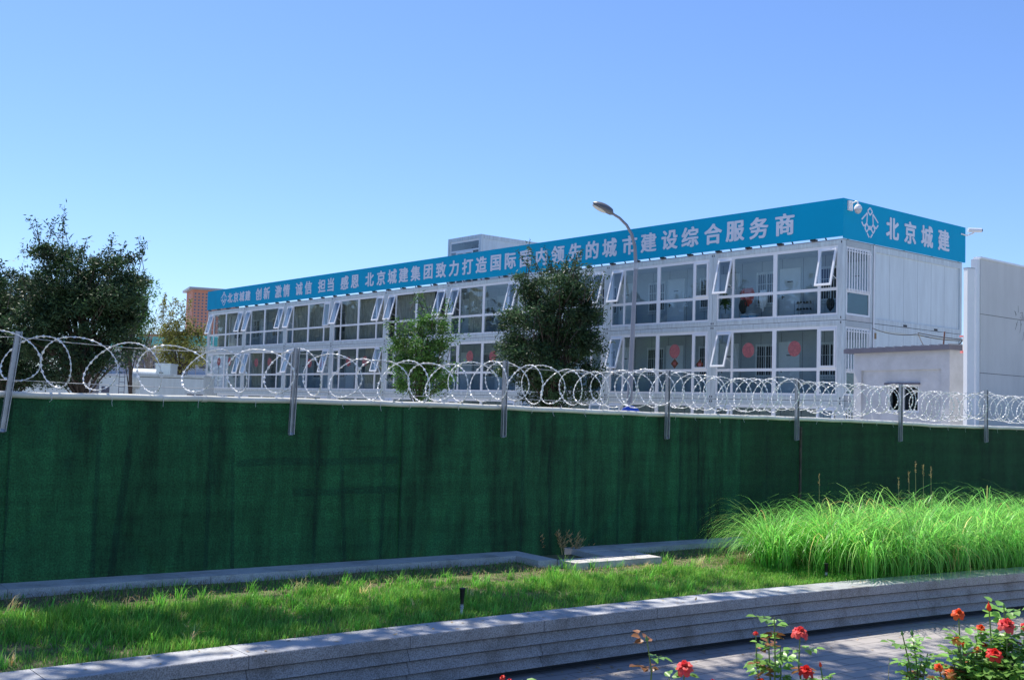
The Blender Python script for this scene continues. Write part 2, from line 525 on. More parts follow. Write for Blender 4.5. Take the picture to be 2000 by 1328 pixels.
kbox(mb, 1.10, 1.75, -0.925, -0.47, z1=0.594)
t = 1.10
while t < 28:
    kbox(mb, t + 0.003, t + 2.0 - 0.003, -0.465, -0.06); t += 2.0
mb.build('kerb_stones', m_conc, kerb)

# ------------------------------------------------------------------ fence
fence = thing('green_hoarding_fence', 'long construction fence covered in dark green mesh cloth with white pipe on top', 'fence')
FZ = [(-16, .0), (-5.9, -.013), (-4.5, 0.0), (-2.95, .012), (-.6, .012), (2.93, -.03), (5, -.03), (7.6, -.045), (8.6, -.06), (9.8, -.09), (12, -.10), (30, -.12)]
def ftop(t):
    return CZ + float(np.interp(t, [a for a, _ in FZ], [b for _, b in FZ]))
def cloth(t0, t1, seed, off=0.0):
    nt_, nz_ = int((t1 - t0) / 0.05), 44
    r = np.random.default_rng(seed); ph = r.uniform(0, 6.28, 12); am = r.uniform(0.3, 1, 12)
    T, Z = np.meshgrid(np.linspace(t0, t1, nt_), np.linspace(0, 1, nz_), indexing='ij')
    o = np.zeros_like(T)
    for k, (f, a) in enumerate(((1.1, 0.02), (2.3, 0.012), (3.9, 0.009), (6.1, 0.005))):
        o += a * am[k] * np.sin(T * f + ph[k] + 0.6 * np.sin(Z * 2 + ph[k + 4])) * (0.35 + 0.65 * np.sin(Z * math.pi))
    # diagonal drag folds towards the lower edge
    for k in range(4):
        c = r.uniform(t0, t1); sl = r.uniform(0.8, 2.2) * r.choice([-1, 1])
        dd = (T - c) - sl * (0.35 - Z)
        o += 0.03 * np.exp(-(dd / 0.07) ** 2) * np.clip(1 - Z * 1.6, 0, 1)
    P0 = np.array(fence_pt(0)); d = np.array((0.8115, 0.5843)); n = np.array((-0.5843, 0.8115))
    XY = P0 + T[..., None] * d + (o + off)[..., None] * n
    top = np.vectorize(ftop)(T) - 0.035
    bot = 0.50 + 0.012 * np.sin(T * 5)
    z = bot + (top - bot) * Z
    V = np.concatenate([XY, z[..., None]], 2).reshape(-1, 3)
    idx = np.arange(nt_ * nz_).reshape(nt_, nz_)
    F = np.stack([idx[:-1, :-1], idx[1:, :-1], idx[1:, 1:], idx[:-1, 1:]], -1).reshape(-1, 4)
    me = np_mesh('cloth_panel', V, F, m_cloth if t1 < -1 else (m_cloth_mid if t1 < 4.7 else m_cloth_dark), smooth=True)
    uvl = me.uv_layers.new(name='UVMap')
    UV = np.stack([T, z], -1).reshape(-1, 2)[F.ravel()]
    uvl.data.foreach_set('uv', UV.astype(np.float32).ravel())
    return link('cloth_panel', me, fence)
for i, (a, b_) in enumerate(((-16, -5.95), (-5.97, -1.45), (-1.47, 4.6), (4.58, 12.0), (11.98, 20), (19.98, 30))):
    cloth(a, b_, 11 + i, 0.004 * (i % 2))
# top pipe in lengths with joints
t = -15.6
while t < 29:
    t1 = t + 2.9
    if not (8.6 < t + 0.3 < 9.6):
        ts = np.linspace(t + 0.004, t1 - 0.004, 8)
        MB().tube([(*fence_pt(x, -0.02), ftop(x) - 0.005 + 0.004 * math.sin(x * 9)) for x in ts], 0.033, 12).build('top_pipe', m_pipe, fence)
    else:
        ts = np.linspace(t, t + 0.25, 3)
    MB().tube([(*fence_pt(t1 - 0.03, -0.02), ftop(t1) - 0.005), (*fence_pt(t1 + 0.03, -0.02), ftop(t1) - 0.005)], 0.037, 12).build('pipe_joint', m_pipe, fence)
    t = t1
# cable ties holding the cloth to the pipe
mb = MB(); t = -15.8
while t < 29:
    tz = ftop(t); p = fence_pt(t, -0.058)
    mb.tube([(p.x, p.y, tz + 0.01), (p.x + 0.004, p.y, tz - 0.05)], 0.0035, 4)
    mb.tube([(p.x, p.y, tz - 0.05), (p.x + random.uniform(-.02, .02), p.y - 0.02, tz - random.uniform(.06, .11))], 0.002, 3); t += random.uniform(0.35, 0.75)
tag(mb.build('cable_ties', m_pot_white, fence), kind='stuff')
# timbers and rails standing behind the cloth
mb = MB()
for zz, ta_ in ((1.72, -2.9), (2.08, -3.6)):
    mb.bar((*fence_pt(ta_, 0.16), zz), (*fence_pt(-1.5, 0.16), zz), 0.03, 0.03)
for tt in (-5.1, -3.9, -2.6, -1.7, 0.4, 1.3, 3.3, 5.2, 8.6, 11.5, 14.4):
    mb.bar((*fence_pt(tt, 0.14), 0.0), (*fence_pt(tt, 0.14), 2.40), 0.035)
mb.build('rail_frame', m_galv, fence)
mb = MB()
for tt, w, ln in ((-4.9, 0.16, -.12), (-2.2, 0.1, .1), (0.9, 0.22, 0.05), (2.1, 0.12, 0), (3.7, 0.3, 0.02), (6.0, 0.5, 0), (-3.6, 0.06, .05)):
    mb.bar((*fence_pt(tt + ln, 0.22), 0.0), (*fence_pt(tt - ln, 0.22), 2.3), w, 0.04, up=(0.8115, 0.5843, 0))
mb.build('timber_prop', m_bark, fence)

# wire posts
PT = [-2.93 * 4, -2.93 * 3, -5.96, -2.96, 0.0, 2.93, 5.80, 8.56, 11.25, 14.2, 17.3]
for i, t in enumerate(PT):
    lean = -0.10 if i == 2 else (-0.03 if i == 3 else 0.0)
    b_ = Vector((*fence_pt(t + lean, -0.075), 2.09)); e = Vector((*fence_pt(t, -0.075), 3.085))
    mb = MB()
    dirx = Vector((0.8115, 0.5843, 0))
    mb.bar(b_, e, 0.052, 0.006, up=dirx.cross(Vector((0, 0, 1))))
    s_ = dirx * 0.026
    mb.bar(b_ + s_ + Vector((0.02, -0.02, 0)), e + s_ + Vector((0.02, -0.02, 0)), 0.005, 0.04, up=dirx.cross(Vector((0, 0, 1))))
    mb.bar(b_ - s_ + Vector((0.02, -0.02, 0)), e - s_ + Vector((0.02, -0.02, 0)), 0.005, 0.04, up=dirx.cross(Vector((0, 0, 1))))
    mb.bar(b_, b_ + Vector((0.02, -0.02, 0.01)), 0.05, 0.03)
    mb.build('wire_post', m_galv, fence)

# razor wire: one continuous concertina coil with barbs and two carrier wires
razor = thing('razor_wire_coil', 'bright coiled razor wire strung on steel posts along the fence top', 'razor wire')
def razor_build():
    R_ = 0.258
    P = []
    rj = np.random.default_rng(21); J = rj.uniform(-1, 1, (400, 3))
    def jit(th, c):
        q = th / (2 * math.pi) + 100; i = int(q) % 399; f = q - int(q); f = f * f * (3 - 2 * f)
        return J[i, c] * (1 - f) + J[i + 1, c] * f
    th = 0.0; base = PT[0] - 1
    dth = 2 * math.pi / 26
    pitch_at = lambda t: float(np.interp(t, [-13, -6.6, -6.2, -5.4, -5.2, -2.6, -2.3, 0, 2, 4, 20], [.28, .18, .3, .46, .50, .46, .34, .31, .25, .22, .21]))
    t = base; k = 0
    while t < PT[-1] + 1:
        ph = th
        kk = float(np.interp(t, [-6, -3, 0, 6], [-0.20, -0.15, -0.08, -0.05]))
        s = t + kk * math.cos(th) + 0.045 * math.sin(1.5 * th) + 0.04 * math.sin(0.37 * th + 1) + 0.07 * jit(th, 0)
        rr = R_ * (1 + 0.10 * jit(th, 1) + 0.03 * math.sin(1.9 * th + 2))
        # sag between posts
        j = max(0, min(len(PT) - 2, sum(1 for q in PT if q <= t) - 1))
        u = (t - PT[j]) / (PT[j + 1] - PT[j]); u = min(max(u, 0), 1)
        sag = 0.10 * 4 * u * (1 - u) * (0.7 if j != 3 else 1.0)
        zc = 2.83 - sag * (0.75) - (0.05 if t > 9 else 0)
        c = fence_pt(s, -0.0 + 0.02 * math.sin(0.8 * th))
        n = Vector((-0.5843, 0.8115))
        P.append(Vector((c.x + n.x * rr * math.cos(ph), c.y + n.y * rr * math.cos(ph), zc + rr * math.sin(ph))))
        th += dth; t += pitch_at(t) * dth / (2 * math.pi); k += 1
    w = MB(); w.tube(P, 0.0048, 5); w.build('coil', m_wire, razor)
    br = MB()
    for i in range(len(P) - 1):
        seg = P[i + 1] - P[i]; d = seg.normalized()
        ctr = P[i] + seg * 0.5
        side = d.cross(Vector((random.uniform(-1, 1), random.uniform(-1, 1), random.uniform(-1, 1)))).normalized()
        o2 = d.cross(side)
        hl, hw = 0.031, 0.0165
        vs = [ctr - d * hl, ctr + side * hw, ctr + d * hl, ctr - side * hw, ctr + o2 * 0.010, ctr - o2 * 0.010]
        br.add(vs, [(0, 1, 4), (1, 2, 4), (2, 3, 4), (3, 0, 4), (1, 0, 5), (2, 1, 5), (3, 2, 5), (0, 3, 5)])
    tag(br.build('barbs', m_wire, razor), kind='stuff')
    for zo, so_ in ((3.03, 0.05), (2.60, 0.02)):
        pts = []
        for a, b2 in zip(PT[:-1], PT[1:]):
            for u in np.linspace(0, 1, 7)[:-1]:
                pts.append((*fence_pt(a + (b2 - a) * u, -0.05), zo - so_ * 4 * u * (1 - u)))
        MB().tube(pts, 0.0035, 4).build('carrier_wire', m_galv, razor)
razor_build()

# ------------------------------------------------------------------ container office building
BA = rad(-50.72)
BC = Vector((11.77, 39.4, 0))
bld = thing('container_office', 'long three storey white container office block with glazed corridor and propped open windows', 'building', BC, BA)
Bm = Matrix.Translation(BC) @ Matrix.Rotation(BA, 4, 'Z')
def facade(px, py, yl=0.0):
    """local x,z of the pixel on the building plane y = yl"""
    inv = Bm.inverted(); o = inv @ CAM; d = inv.to_3x3() @ ray(px, py)
    k = (yl - o.y) / d.y; p = o + d * k
    return p.x, p.z
def sidef(px, py, xl=0.0):
    inv = Bm.inverted(); o = inv @ CAM; d = inv.to_3x3() @ ray(px, py)
    k = (xl - o.x) / d.x; p = o + d * k
    return p.y, p.z
Z0, SH = 0.165, 2.9
# shared meshes, each in bay coordinates x 0..6 (left to right), z 0..2.9
mb = MB()
for x0, x1 in ((0.008, 0.2), (5.8, 5.992)):
    mb.box(x0, x1, 0, 0.2, 0.008, 2.892)
    mb.box(x0 + (0.06 if x0 < 1 else 0.10), x0 + (0.075 if x0 < 1 else 0.115), -0.004, 0.0, 0.2, 2.7, 0)
mb.box(0.2, 5.8, 0.015, 0.2, 0.008, 0.19); mb.box(0.2, 5.8, 0.015, 0.2, 2.70, 2.892)
mb.box(0.2, 5.8, 0.002, 0.0148, 0.10, 0.125); mb.box(0.2, 5.8, 0.002, 0.0148, 2.76, 2.785)
mb.box(0.0, 6.0, 0.06, 0.15, -0.006, 0.0078, 1); mb.box(-0.006, 0.0078, 0.06, 0.15, 0, 2.9, 1)
for xx in (0.03, 5.93):                                   # corner fitting slots
    mb.box(xx, xx + 0.04, -0.003, 0.02, 0.05, 0.13, 1); mb.box(xx, xx + 0.04, -0.003, 0.02, 2.77, 2.85, 1)
me_cframe = mb.mesh('container_frame', [m_white, m_dark])
MU = [(0.20, 0.27), (0.95, 1.05), (2.93, 3.11), (4.93, 5.05), (5.73, 5.80)]
mb = MB()
y0, y1 = 0.03, 0.09
mb.box(0.2, 5.8, y0, y1, 0.19, 0.26); mb.box(0.2, 5.8, y0, y1, 2.60, 2.70)
for a, b_ in MU: mb.box(a, b_, y0 + .003, y1 - .003, 0.26, 2.60)
segs = [(MU[i][1], MU[i + 1][0]) for i in range(4)]
for a, b_ in segs: mb.box(a, b_, y0 + .001, y1 - .001, 1.08, 1.19)
me_lat = mb.mesh('window_frame', [m_pvc])
def pane_mesh(a, b_, z0, z1):
    return MB().box(a - .005, b_ + .005, 0.055, 0.063, z0 - .005, z1 + .005).mesh('glass_pane', [m_glass])
PANES = [pane_mesh(a, b_, 0.26, 1.08) for a, b_ in segs] + [pane_mesh(*segs[1], 1.19, 2.60), pane_mesh(*segs[2], 1.19, 2.60)]
def sash_mesh(w):
    h = 1.41; f = 0.075; mb = MB()
    mb.box(0, w, -0.03, 0.03, -h, -h + f); mb.box(0, w, -0.03, 0.03, -f, 0)
    mb.box(0, f, -0.028, 0.028, -h + f, -f); mb.box(w - f, w, -0.028, 0.028, -h + f, -f)
    mb.box(f - .004, w - f + .004, -0.004, 0.004, -h + f - .004, -f + .004, 1)
    return mb.mesh('sash', [m_pvc, m_glass])
ME_SASH = [sash_mesh(segs[0][1] - segs[0][0] + 0.03), sash_mesh(segs[3][1] - segs[3][0] + 0.03)]
me_stay = MB().bar((0.02, 0.06, 1.45), (0.02, -0.28, 1.62), 0.015).mesh('stay_arm', [m_pvc])
OPEN = {2: [(1, 1), (1, 0), (0, 1), (1, 1), (1, 1), (1, 1), (1, .35), (1, 1), (1, 1)],
        1: [(1, 0), (1, 0), (0, 0), (0, 0), (0, 1), (0, 1), (1, 1), (1, 0), (0, 1)],
        0: [(1, 1), (1, 0), (1, 1), (0, 1), (1, 0), (0, 0), (1, 0), (0, 0), (0, 0)]}
ordn = ['ground floor', 'middle floor', 'top floor']
m_in2 = [m_inner, m_dark]
# inner corridor pieces
mb = MB(); mb.box(0, 0.86, 0, 0.03, 0, 2.05); mb.box(-0.06, -0.002, -0.01, 0.03, 0, 2.11); mb.box(0.862, 0.92, -0.01, 0.03, 0, 2.11); mb.box(-0.002, 0.862, -0.01, 0.03, 2.052, 2.11)
mb.box(0.05, 0.17, -0.05, 0.0, 0.98, 1.0, 1); mb.box(0.05, 0.08, -0.02, 0.0, 0.9, 1.06, 1); mb.box(0.3, 0.56, -0.004, 0, 1.56, 1.6, 1)
me_door = mb.mesh('room_door', [m_door, m_dark])
mb = MB(); mb.box(0, 1.15, -0.01, 0.02, 0, 0.06); mb.box(0, 1.15, -0.01, 0.02, 1.24, 1.3); mb.box(0, 0.06, -0.008, 0.018, .06, 1.24); mb.box(1.09, 1.15, -0.008, 0.018, .06, 1.24); mb.box(0.545, 0.605, -0.006, 0.016, .06, 1.24)
mb.box(0.06, 1.09, 0.01, 0.015, 0.06, 1.24, 1)
for k in range(8): mb.box(0.12 + k * 0.13, 0.138 + k * 0.13, -0.06, -0.045, -0.1, 1.3)
mb.box(0.02, 1.13, -0.044, -0.03, -0.1, -0.07); mb.box(0.02, 1.13, -0.044, -0.03, 1.2, 1.23); mb.box(0.02, 1.13, -0.044, -0.03, 0.8, 0.82)
me_bwin = mb.mesh('barred_window', [m_door, m_dark])
CDEP = 1.8
for k in range(3):
    zb = Z0 + SH * k
    # floor, ceiling and back wall of the corridor
    MB().box(-54, -0.0, 0.21, CDEP, zb + 0.02, zb + 0.2).build('corridor_floor', m_floor, bld)
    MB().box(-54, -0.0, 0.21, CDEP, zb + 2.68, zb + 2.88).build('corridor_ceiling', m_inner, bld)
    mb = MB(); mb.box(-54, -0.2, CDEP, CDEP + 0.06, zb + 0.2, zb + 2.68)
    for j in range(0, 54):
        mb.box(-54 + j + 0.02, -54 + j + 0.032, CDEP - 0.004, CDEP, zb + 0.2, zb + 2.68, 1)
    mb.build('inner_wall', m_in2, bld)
    for b in range(9):
        xb = -6.0 * (b + 1)
        link('container_frame', me_cframe, bld, (xb, 0, zb))
        w = link('window_frame', me_lat, bld, (xb, 0, zb))
        for pm in PANES: link('glass_pane', pm, w)
        for sd in (0, 1):
            xs_ = (segs[0][0] - 0.015) if sd == 0 else (segs[3][0] - 0.015)
            s = link('sash', ME_SASH[sd], w, (xs_, 0.02, 2.60))
            a = OPEN[k][b][sd]
            s.rotation_euler = (-rad(random.uniform(13, 17) * a), 0, 0)
            if a > 0.5:
                link('stay_arm', me_stay, w, (xs_ + 0.01, 0, 0)); link('stay_arm', me_stay, w, (xs_ + 0.70, 0, 0))
        if k > 0 or b < 3:
            for (dx, wx) in ((2.0, 0.78), (5.0, 3.78)):
                link('room_door', me_door, bld, (xb + dx, CDEP - 0.035, zb + 0.2))
                link('barred_window', me_bwin, bld, (xb + wx, CDEP - 0.025, zb + 0.95)).scale = (0.87, 1, 1)
# curtains drawn in some rooms of the corridor glazing
def curtain(x0, x1, zb, yy=0.45):
    n = int((x1 - x0) / 0.03); xs = np.linspace(x0, x1, n)
    vs = []
    for x in xs:
        o = yy + 0.035 * math.sin(x * 38) + 0.02 * math.sin(x * 11)
        vs += [(x, o, zb + 0.24), (x, o, zb + 2.62)]
    MB().add(vs, [(2 * i, 2 * i + 2, 2 * i + 3, 2 * i + 1) for i in range(n - 1)], 0, True).build('curtain', m_curtain, bld)
for b, x0, x1 in ((6, .3, 5.7), (5, .9, 5.6), (4, .3, 4.2), (3, 1.2, 2.7), (2, .5, 2.6), (8, .9, 2.6)):
    curtain(-6 * (b + 1) + x0, -6 * (b + 1) + x1, Z0 + 2 * SH)
for b, x0, x1 in ((7, .6, 2.2), (5, 3.3, 5.0), (4, .3, 2.0)):
    curtain(-6 * (b + 1) + x0, -6 * (b + 1) + x1, Z0 + SH)
# rooms block behind the corridor and the roof deck
YE = 8.3
MB().box(-54, -0.06, CDEP + 0.3, YE - 0.05, Z0, Z0 + 3 * SH - 0.03).build('rooms_block', m_panel, bld)
MB().box(-54, 0.0, 0.02, YE, Z0 + 3 * SH - 0.005, Z0 + 3 * SH + 0.03).build('roof', m_roof, bld)
# end face (x = 0): corridor container end and the big container side, per storey
for k in range(3):
    zb = Z0 + SH * k
    mb = MB()
    for a, b_ in ((0.205, 0.26), (1.78, 1.93), (1.96, 2.12), (YE - 0.16, YE)):
        mb.box(-0.18, 0.0, a, b_, zb + 0.01, zb + 2.89)
    mb.box(-0.18, -0.004, 0.26, 1.78, zb + 0.01, zb + 0.19); mb.box(-0.18, -0.004, 0.26, 1.78, zb + 2.70, zb + 2.89)
    mb.box(-0.18, -0.004, 2.12, YE - 0.16, zb + 0.01, zb + 0.19); mb.box(-0.18, -0.004, 2.12, YE - 0.16, zb + 2.66, zb + 2.89)
    mb.box(-0.15, -0.06, 1.93, 1.96, zb, zb + 2.9, 1); mb.box(-0.15, -0.05, 0.2, YE, zb - 0.012, zb + 0.01, 1)
    for yy in (4.0, 6.2): mb.box(-0.02, 0.003, yy, yy + 0.25, zb + 0.02, zb + 0.10, 1)
    mb.build('end_frame', [m_white, m_dark], bld)
    mb = MB(); mb.box(-0.10, -0.05, 2.12, YE - 0.16, zb + 0.19, zb + 2.66)
    for yy in np.arange(3.1, YE - 0.2, 0.98): mb.box(-0.051, -0.047, yy, yy + 0.008, zb + 0.19, zb + 2.66, 1)
    mb.build('end_panel', [m_panel, m_roof], bld)
    w = MB()
    for a, b_ in ((0.26, 0.34), (1.70, 1.78)): w.box(-0.08, -0.02, a, b_, zb + 0.19, zb + 2.70)
    for a, b_ in ((0.19, 0.27), (1.02, 1.12), (2.6, 2.7)): w.box(-0.078, -0.022, 0.34, 1.70, zb + a, zb + b_)
    w = w.build('end_window', m_pvc, bld)
    MB().box(-0.055, -0.047, 0.335, 1.705, zb + 0.265, zb + 1.025).build('lower_pane', m_glassd, w)
    MB().box(-0.055, -0.047, 0.335, 1.705, zb + 1.115, zb + 2.605).build('upper_pane', m_glass, w)
    mb = MB()
    for j in range(9): mb.box(0.03, 0.055, 0.34 + j * 0.165, 0.385 + j * 0.165, zb + 1.05, zb + 2.62)
    for zz in (1.12, 2.5): mb.box(0.012, 0.029, 0.3, 1.75, zb + zz, zb + zz + 0.035)
    for j in range(9):
        mb.box(0.028, 0.032, 0.42 + j * 0.165, 0.46 + j * 0.165, zb + 2.50, zb + 2.54)
    for yy in (0.31, 1.71): 
        for zz in (1.13, 2.51): mb.box(-0.02, 0.012, yy, yy + 0.03, zb + zz, zb + zz + 0.03)
    mb.build('security_bars', m_pvc, w)
MB().tube([(0.035, 1.945, 8.85), (0.035, 1.945, 0.3)], 0.03, 8).build('drain_pipe', m_pvc, bld)
mb = MB(); mb.box(0.0, 0.06, 2.0, 2.1, 5.4, 5.62); mb.build('junction_box', mat('brown_box', (0.25, 0.16, 0.08), 0.6, 0.2), bld)
# left end glazing (x = -54)
for k in range(3):
    zb = Z0 + SH * k; mb = MB()
    for a, b_ in ((0.205, 0.28), (0.95, 1.02), (1.70, 1.79)): mb.box(-54.0, -53.93, a, b_, zb + 0.2, zb + 2.68)
    for a, b_ in ((0.2, 0.27), (1.1, 1.18), (2.6, 2.68)): mb.box(-53.995, -53.935, 0.28, 1.70, zb + a, zb + b_)
    mb.build('far_end_window', m_pvc, bld)

# paper decorations on the glass of the middle floor
def sticker(px, py, r=0.29, kind='round', lab=None):
    x, z = facade(px, py, 0.05)
    b = int(-x // 6); par = bld
    mb = MB(); n = 28
    if kind == 'round':
        T = Matrix.Translation((x, 0.066, z)) @ Matrix.Rotation(rad(90), 4, 'X')
        mb.add([T @ Vector((0, 0, 0))] + [T @ Vector((r * math.cos(a), r * math.sin(a), 0)) for a in np.linspace(0, 2 * math.pi, n, endpoint=False)], [(0, 1 + i, 1 + (i + 1) % n) for i in range(n)])
        # paper-cut openings suggested as a thin ring and sprig
        for q in range(7):
            a = q * 0.9; cx, cz = x + 0.45 * r * math.cos(a) * (0.4 + 0.1 * q), z + 0.5 * r * math.sin(a) * (0.4 + 0.1 * q)
            mb.box(cx - 0.02, cx + 0.025, 0.064, 0.0655, cz - 0.012, cz + 0.014, 1)
        for q in range(36):
            a = 2 * math.pi * q / 36
            mb.box(x + 0.88 * r * math.cos(a) - 0.008, x + 0.88 * r * math.cos(a) + 0.008, 0.064, 0.0655, z + 0.88 * r * math.sin(a) - 0.008, z + 0.88 * r * math.sin(a) + 0.008, 1)
        o = mb.build('round_papercut', [m_red, mat_faded], par)
    else:
        mb.add([(x - r, 0.066, z), (x, 0.066, z - r), (x + r, 0.066, z), (x, 0.066, z + r)], [(0, 1, 2, 3)])
        mb.box(x - r * .35, x + r * .35, 0.063, 0.0655, z - r * .3, z + r * .3, 1)
        o = mb.build('diamond_paper', [m_orange, m_red], par)
    return o
mat_faded = mat('faded_red', (0.72, 0.2, 0.2), 0.6, 0.1)
for px, py in ((1461, 684), (1551, 681), (1317, 686), (917, 696), (962, 696), (712, 705), (680, 706), (627, 709), (604, 709), (526, 707), (500, 708), (448, 706), (427, 706)):
    sticker(px, py)
sticker(1317, 710, 0.21, 'diamond'); sticker(1366, 712, 0.21, 'diamond')

# ------------------------------------------------------------------ banner signs along the roof edge
ban = thing('roof_banner', 'very long bright blue banner with white characters along the roof edge above the glazed front', 'banner', BC, BA)
b2 = thing('gable_banner', 'short blue banner with lattice emblem and four white characters on the building gable end', 'banner', BC, BA)
BZ0, BZ1 = 8.965, 10.335
ZM_ = 9.62
MB().box(-54.0, 0.08, -0.10, -0.04, BZ0, BZ1).build('sheet', m_sign, ban)
MB().box(0.02, 0.08, -0.036, YE + 0.12, 8.90, BZ1).build('sheet', m_sign, b2)
mb = MB()
x = -53.8
while x < 0:
    mb.box(x, x + 0.06, -0.035, 0.0, BZ0 + 0.02, BZ1 - 0.05); mb.box(x - 0.05, x + 0.17, -0.07, 0.1, 8.897, BZ0 - 0.004); mb.bar((x, 0.0, 10.1), (x, 1.0, 8.9), 0.04); x += 1.5
mb.build('bracket', m_dark, ban)
mb = MB()
for y in (0.3, 2.0, 4.0, 6.0, 8.0): mb.box(-0.03, 0.018, y, y + 0.06, 8.9, BZ1 - 0.05)
mb.build('bracket', m_dark, b2)

m_seam = mat('sheet_seam', (0.0, 0.24, 0.38), 0.7, 0.1)
x = -52.6
while x < 0:
    MB().box(x, x + 0.012, -0.1015, -0.1, BZ0, BZ1).build('sheet_seam', m_seam, ban)
    x += 2.4
def char_mesh(ch, w, h, bold=0.03):
    c = bpy.data.curves.new('glyph', 'FONT'); c.body = ch; c.resolution_u = 3
    o = bpy.data.objects.new('glyph', c); COL.objects.link(o)
    bpy.context.view_layer.update()
    dg = bpy.context.evaluated_depsgraph_get()
    me = bpy.data.meshes.new_from_object(o.evaluated_get(dg))
    bpy.data.objects.remove(o); bpy.data.curves.remove(c)
    V = np.array([v.co[:] for v in me.vertices]); mn, mx_ = V.min(0), V.max(0)
    FS = [tuple(p.vertices) for p in me.polygons]
    bpy.data.meshes.remove(me)
    V[:, 0] = (V[:, 0] - (mn[0] + mx_[0]) / 2) * w; V[:, 1] = (V[:, 1] - (mn[1] + mx_[1]) / 2) * h
    mb = MB()   # the stroke is thickened by a few copies a hair apart
    for k, (dx, dy) in enumerate(((0, 0), (bold, 0), (-bold, 0), (0, bold * .6), (0, -bold * .6), (bold * .7, bold * .5), (-bold * .7, -bold * .5), (bold * .7, -bold * .5), (-bold * .7, bold * .5))):
        q = V + np.array([dx, dy, k * 0.0012]); mb.add([tuple(v) for v in q], FS)
    return mb.mesh('character', [m_char])
def put_char(ch, u, z, w, h, side=False, bold=0.036):
    me = char_mesh(ch, w, h, bold); me.name = 'character'
    o = link('character', me, b2 if side else ban)
    if side: o.matrix_local = Matrix.Translation((0.0835, u, z)) @ Matrix.Rotation(rad(90), 4, 'Z') @ Matrix.Rotation(rad(90), 4, 'X')
    else: o.matrix_local = Matrix.Translation((u, -0.1035, z)) @ Matrix.Rotation(rad(90), 4, 'X')
ZC = (BZ0 + BZ1) / 2
TX = dict(small='北450.6 京462 城473.5 建485', big='创506 新521.7 激544.4 情560 诚584.5 信602.4 担628.7 当646 感673 恩693 北721.5 京743.8 城765.7 建787.5 集811 团835.5 致860.5 力885.5 打912 造939 国967 际995.5 国1025 内1056 领1088 先1122 的1155 城1189 市1228 建1265 设1306 综1346 合1391 服1434 务1480.5 商1531')
for key, wd, ht in (('small', 0.80, 0.72), ('big', 0.92, 0.86)):
    for tok in TX[key].split():
        u, _ = facade(float(tok[1:]), 560, -0.1)
        put_char(tok[0], u, ZC, wd, ht)
for ch, px in (('北', 1743), ('京', 1777.5), ('城', 1810.6), ('建', 1843)):
    u, _ = sidef(px, 450, 0.08)
    put_char(ch, u, ZC - 0.04, 0.86, 0.88, True, 0.040)
def emblem(side, u0, s):
    SG = [((-42, .19), (-128, .45)), ((-42, .19), (-50, .55)), ((-128, .53), (-95, .66)), ((-95, .66), (-50, .55)), ((-50, .55), (0, .74)), ((-78, .71), (-50, .84)), ((-50, .84), (0, .62)), ((-50, .55), (-78, .71)), ((-42, .87), (-10, 1.0))]
    L_ = []
    for a, b_ in SG:
        L_ += [(a, b_), ((-a[0], a[1]), (-b_[0], b_[1]))]
    L_ += [((0, .0), (38, .12)), ((38, .12), (0, .25)), ((0, .25), (-38, .12)), ((-38, .12), (0, 0))]
    mb = MB()
    for a, b_ in L_:
        pa = (a[0] / 475 * s * 1.8, (0.5 - a[1]) * s); pb = (b_[0] / 475 * s * 1.8, (0.5 - b_[1]) * s)
        d_ = 0.004 + 0.0004 * (len(mb.v) % 7)
        if side: mb.bar((0.081 + d_ / 2, u0 + pa[0], ZC + pa[1]), (0.081 + d_ / 2, u0 + pb[0], ZC + pb[1]), 0.055 * s, d_, up=(1, 0, 0))
        else: mb.bar((u0 + pa[0], -0.101 - d_ / 2, ZC + pa[1]), (u0 + pb[0], -0.101 - d_ / 2, ZC + pb[1]), 0.055 * s, d_, up=(0, 1, 0))
    mb.build('emblem', m_char, b2 if side else ban)
emblem(True, sidef(1699, 437, 0.08)[0], 1.10); emblem(False, facade(437, 590, -0.1)[0], 0.98)

# cameras on the sign corners
m_camw = mat('white_camera_shell', (0.82, 0.82, 0.82), 0.3, 0.03)
CDS = 0.85
cd = thing('dome_camera', 'white dome security camera hanging from the banner corner nearest the viewer', 'security camera', Bm @ Vector((0.13, 0.25, 10.1)), BA)
MB().box(-0.05, 0.03, -0.14, 0.14, -0.22, 0.2).build('mounting_box', m_camw, cd)
MB().tube([(0, 0, 0.05), (0.28, 0, 0.14), (0.36, 0, 0.1), (0.37, 0, -0.02)], [0.03, 0.03, 0.035, 0.05], 10).build('arm', m_camw, cd)
MB().lathe((0.37, 0, -0.22), [(0.001, 0.22), (0.08, 0.21), (0.15, 0.12), (0.17, 0.02), (0.17, 0)], 18).build('hood', m_camw, cd)
MB().lathe((0.37, 0, -0.22), [(0.15, -0.003), (0.14, -0.08), (0.09, -0.15), (0.001, -0.18)], 18).build('dome', mat('dome_grey', (0.5, 0.5, 0.52), 0.2, 0.05), cd)
cd.scale = (CDS, CDS, CDS)
cb = thing('bullet_camera', 'white bullet security camera on a bracket at the far gable corner', 'security camera', Bm @ Vector((0.1, YE + 0.1, 10.12)), BA)
MB().tube([(-0.02, -0.35, -0.08), (0.05, 0.0, -0.12), (0.25, 0.2, 0.0)], 0.03, 8).build('arm', m_camw, cb)
mb = MB(); mb.tube([(0.1, 0.0, 0.10), (0.45, 0.40, 0.10)], 0.085, 14); mb.build('housing', m_camw, cb)
MB().tube([(0.45, 0.40, 0.10), (0.48, 0.43, 0.10)], 0.06, 14).build('lens', m_black, cb)

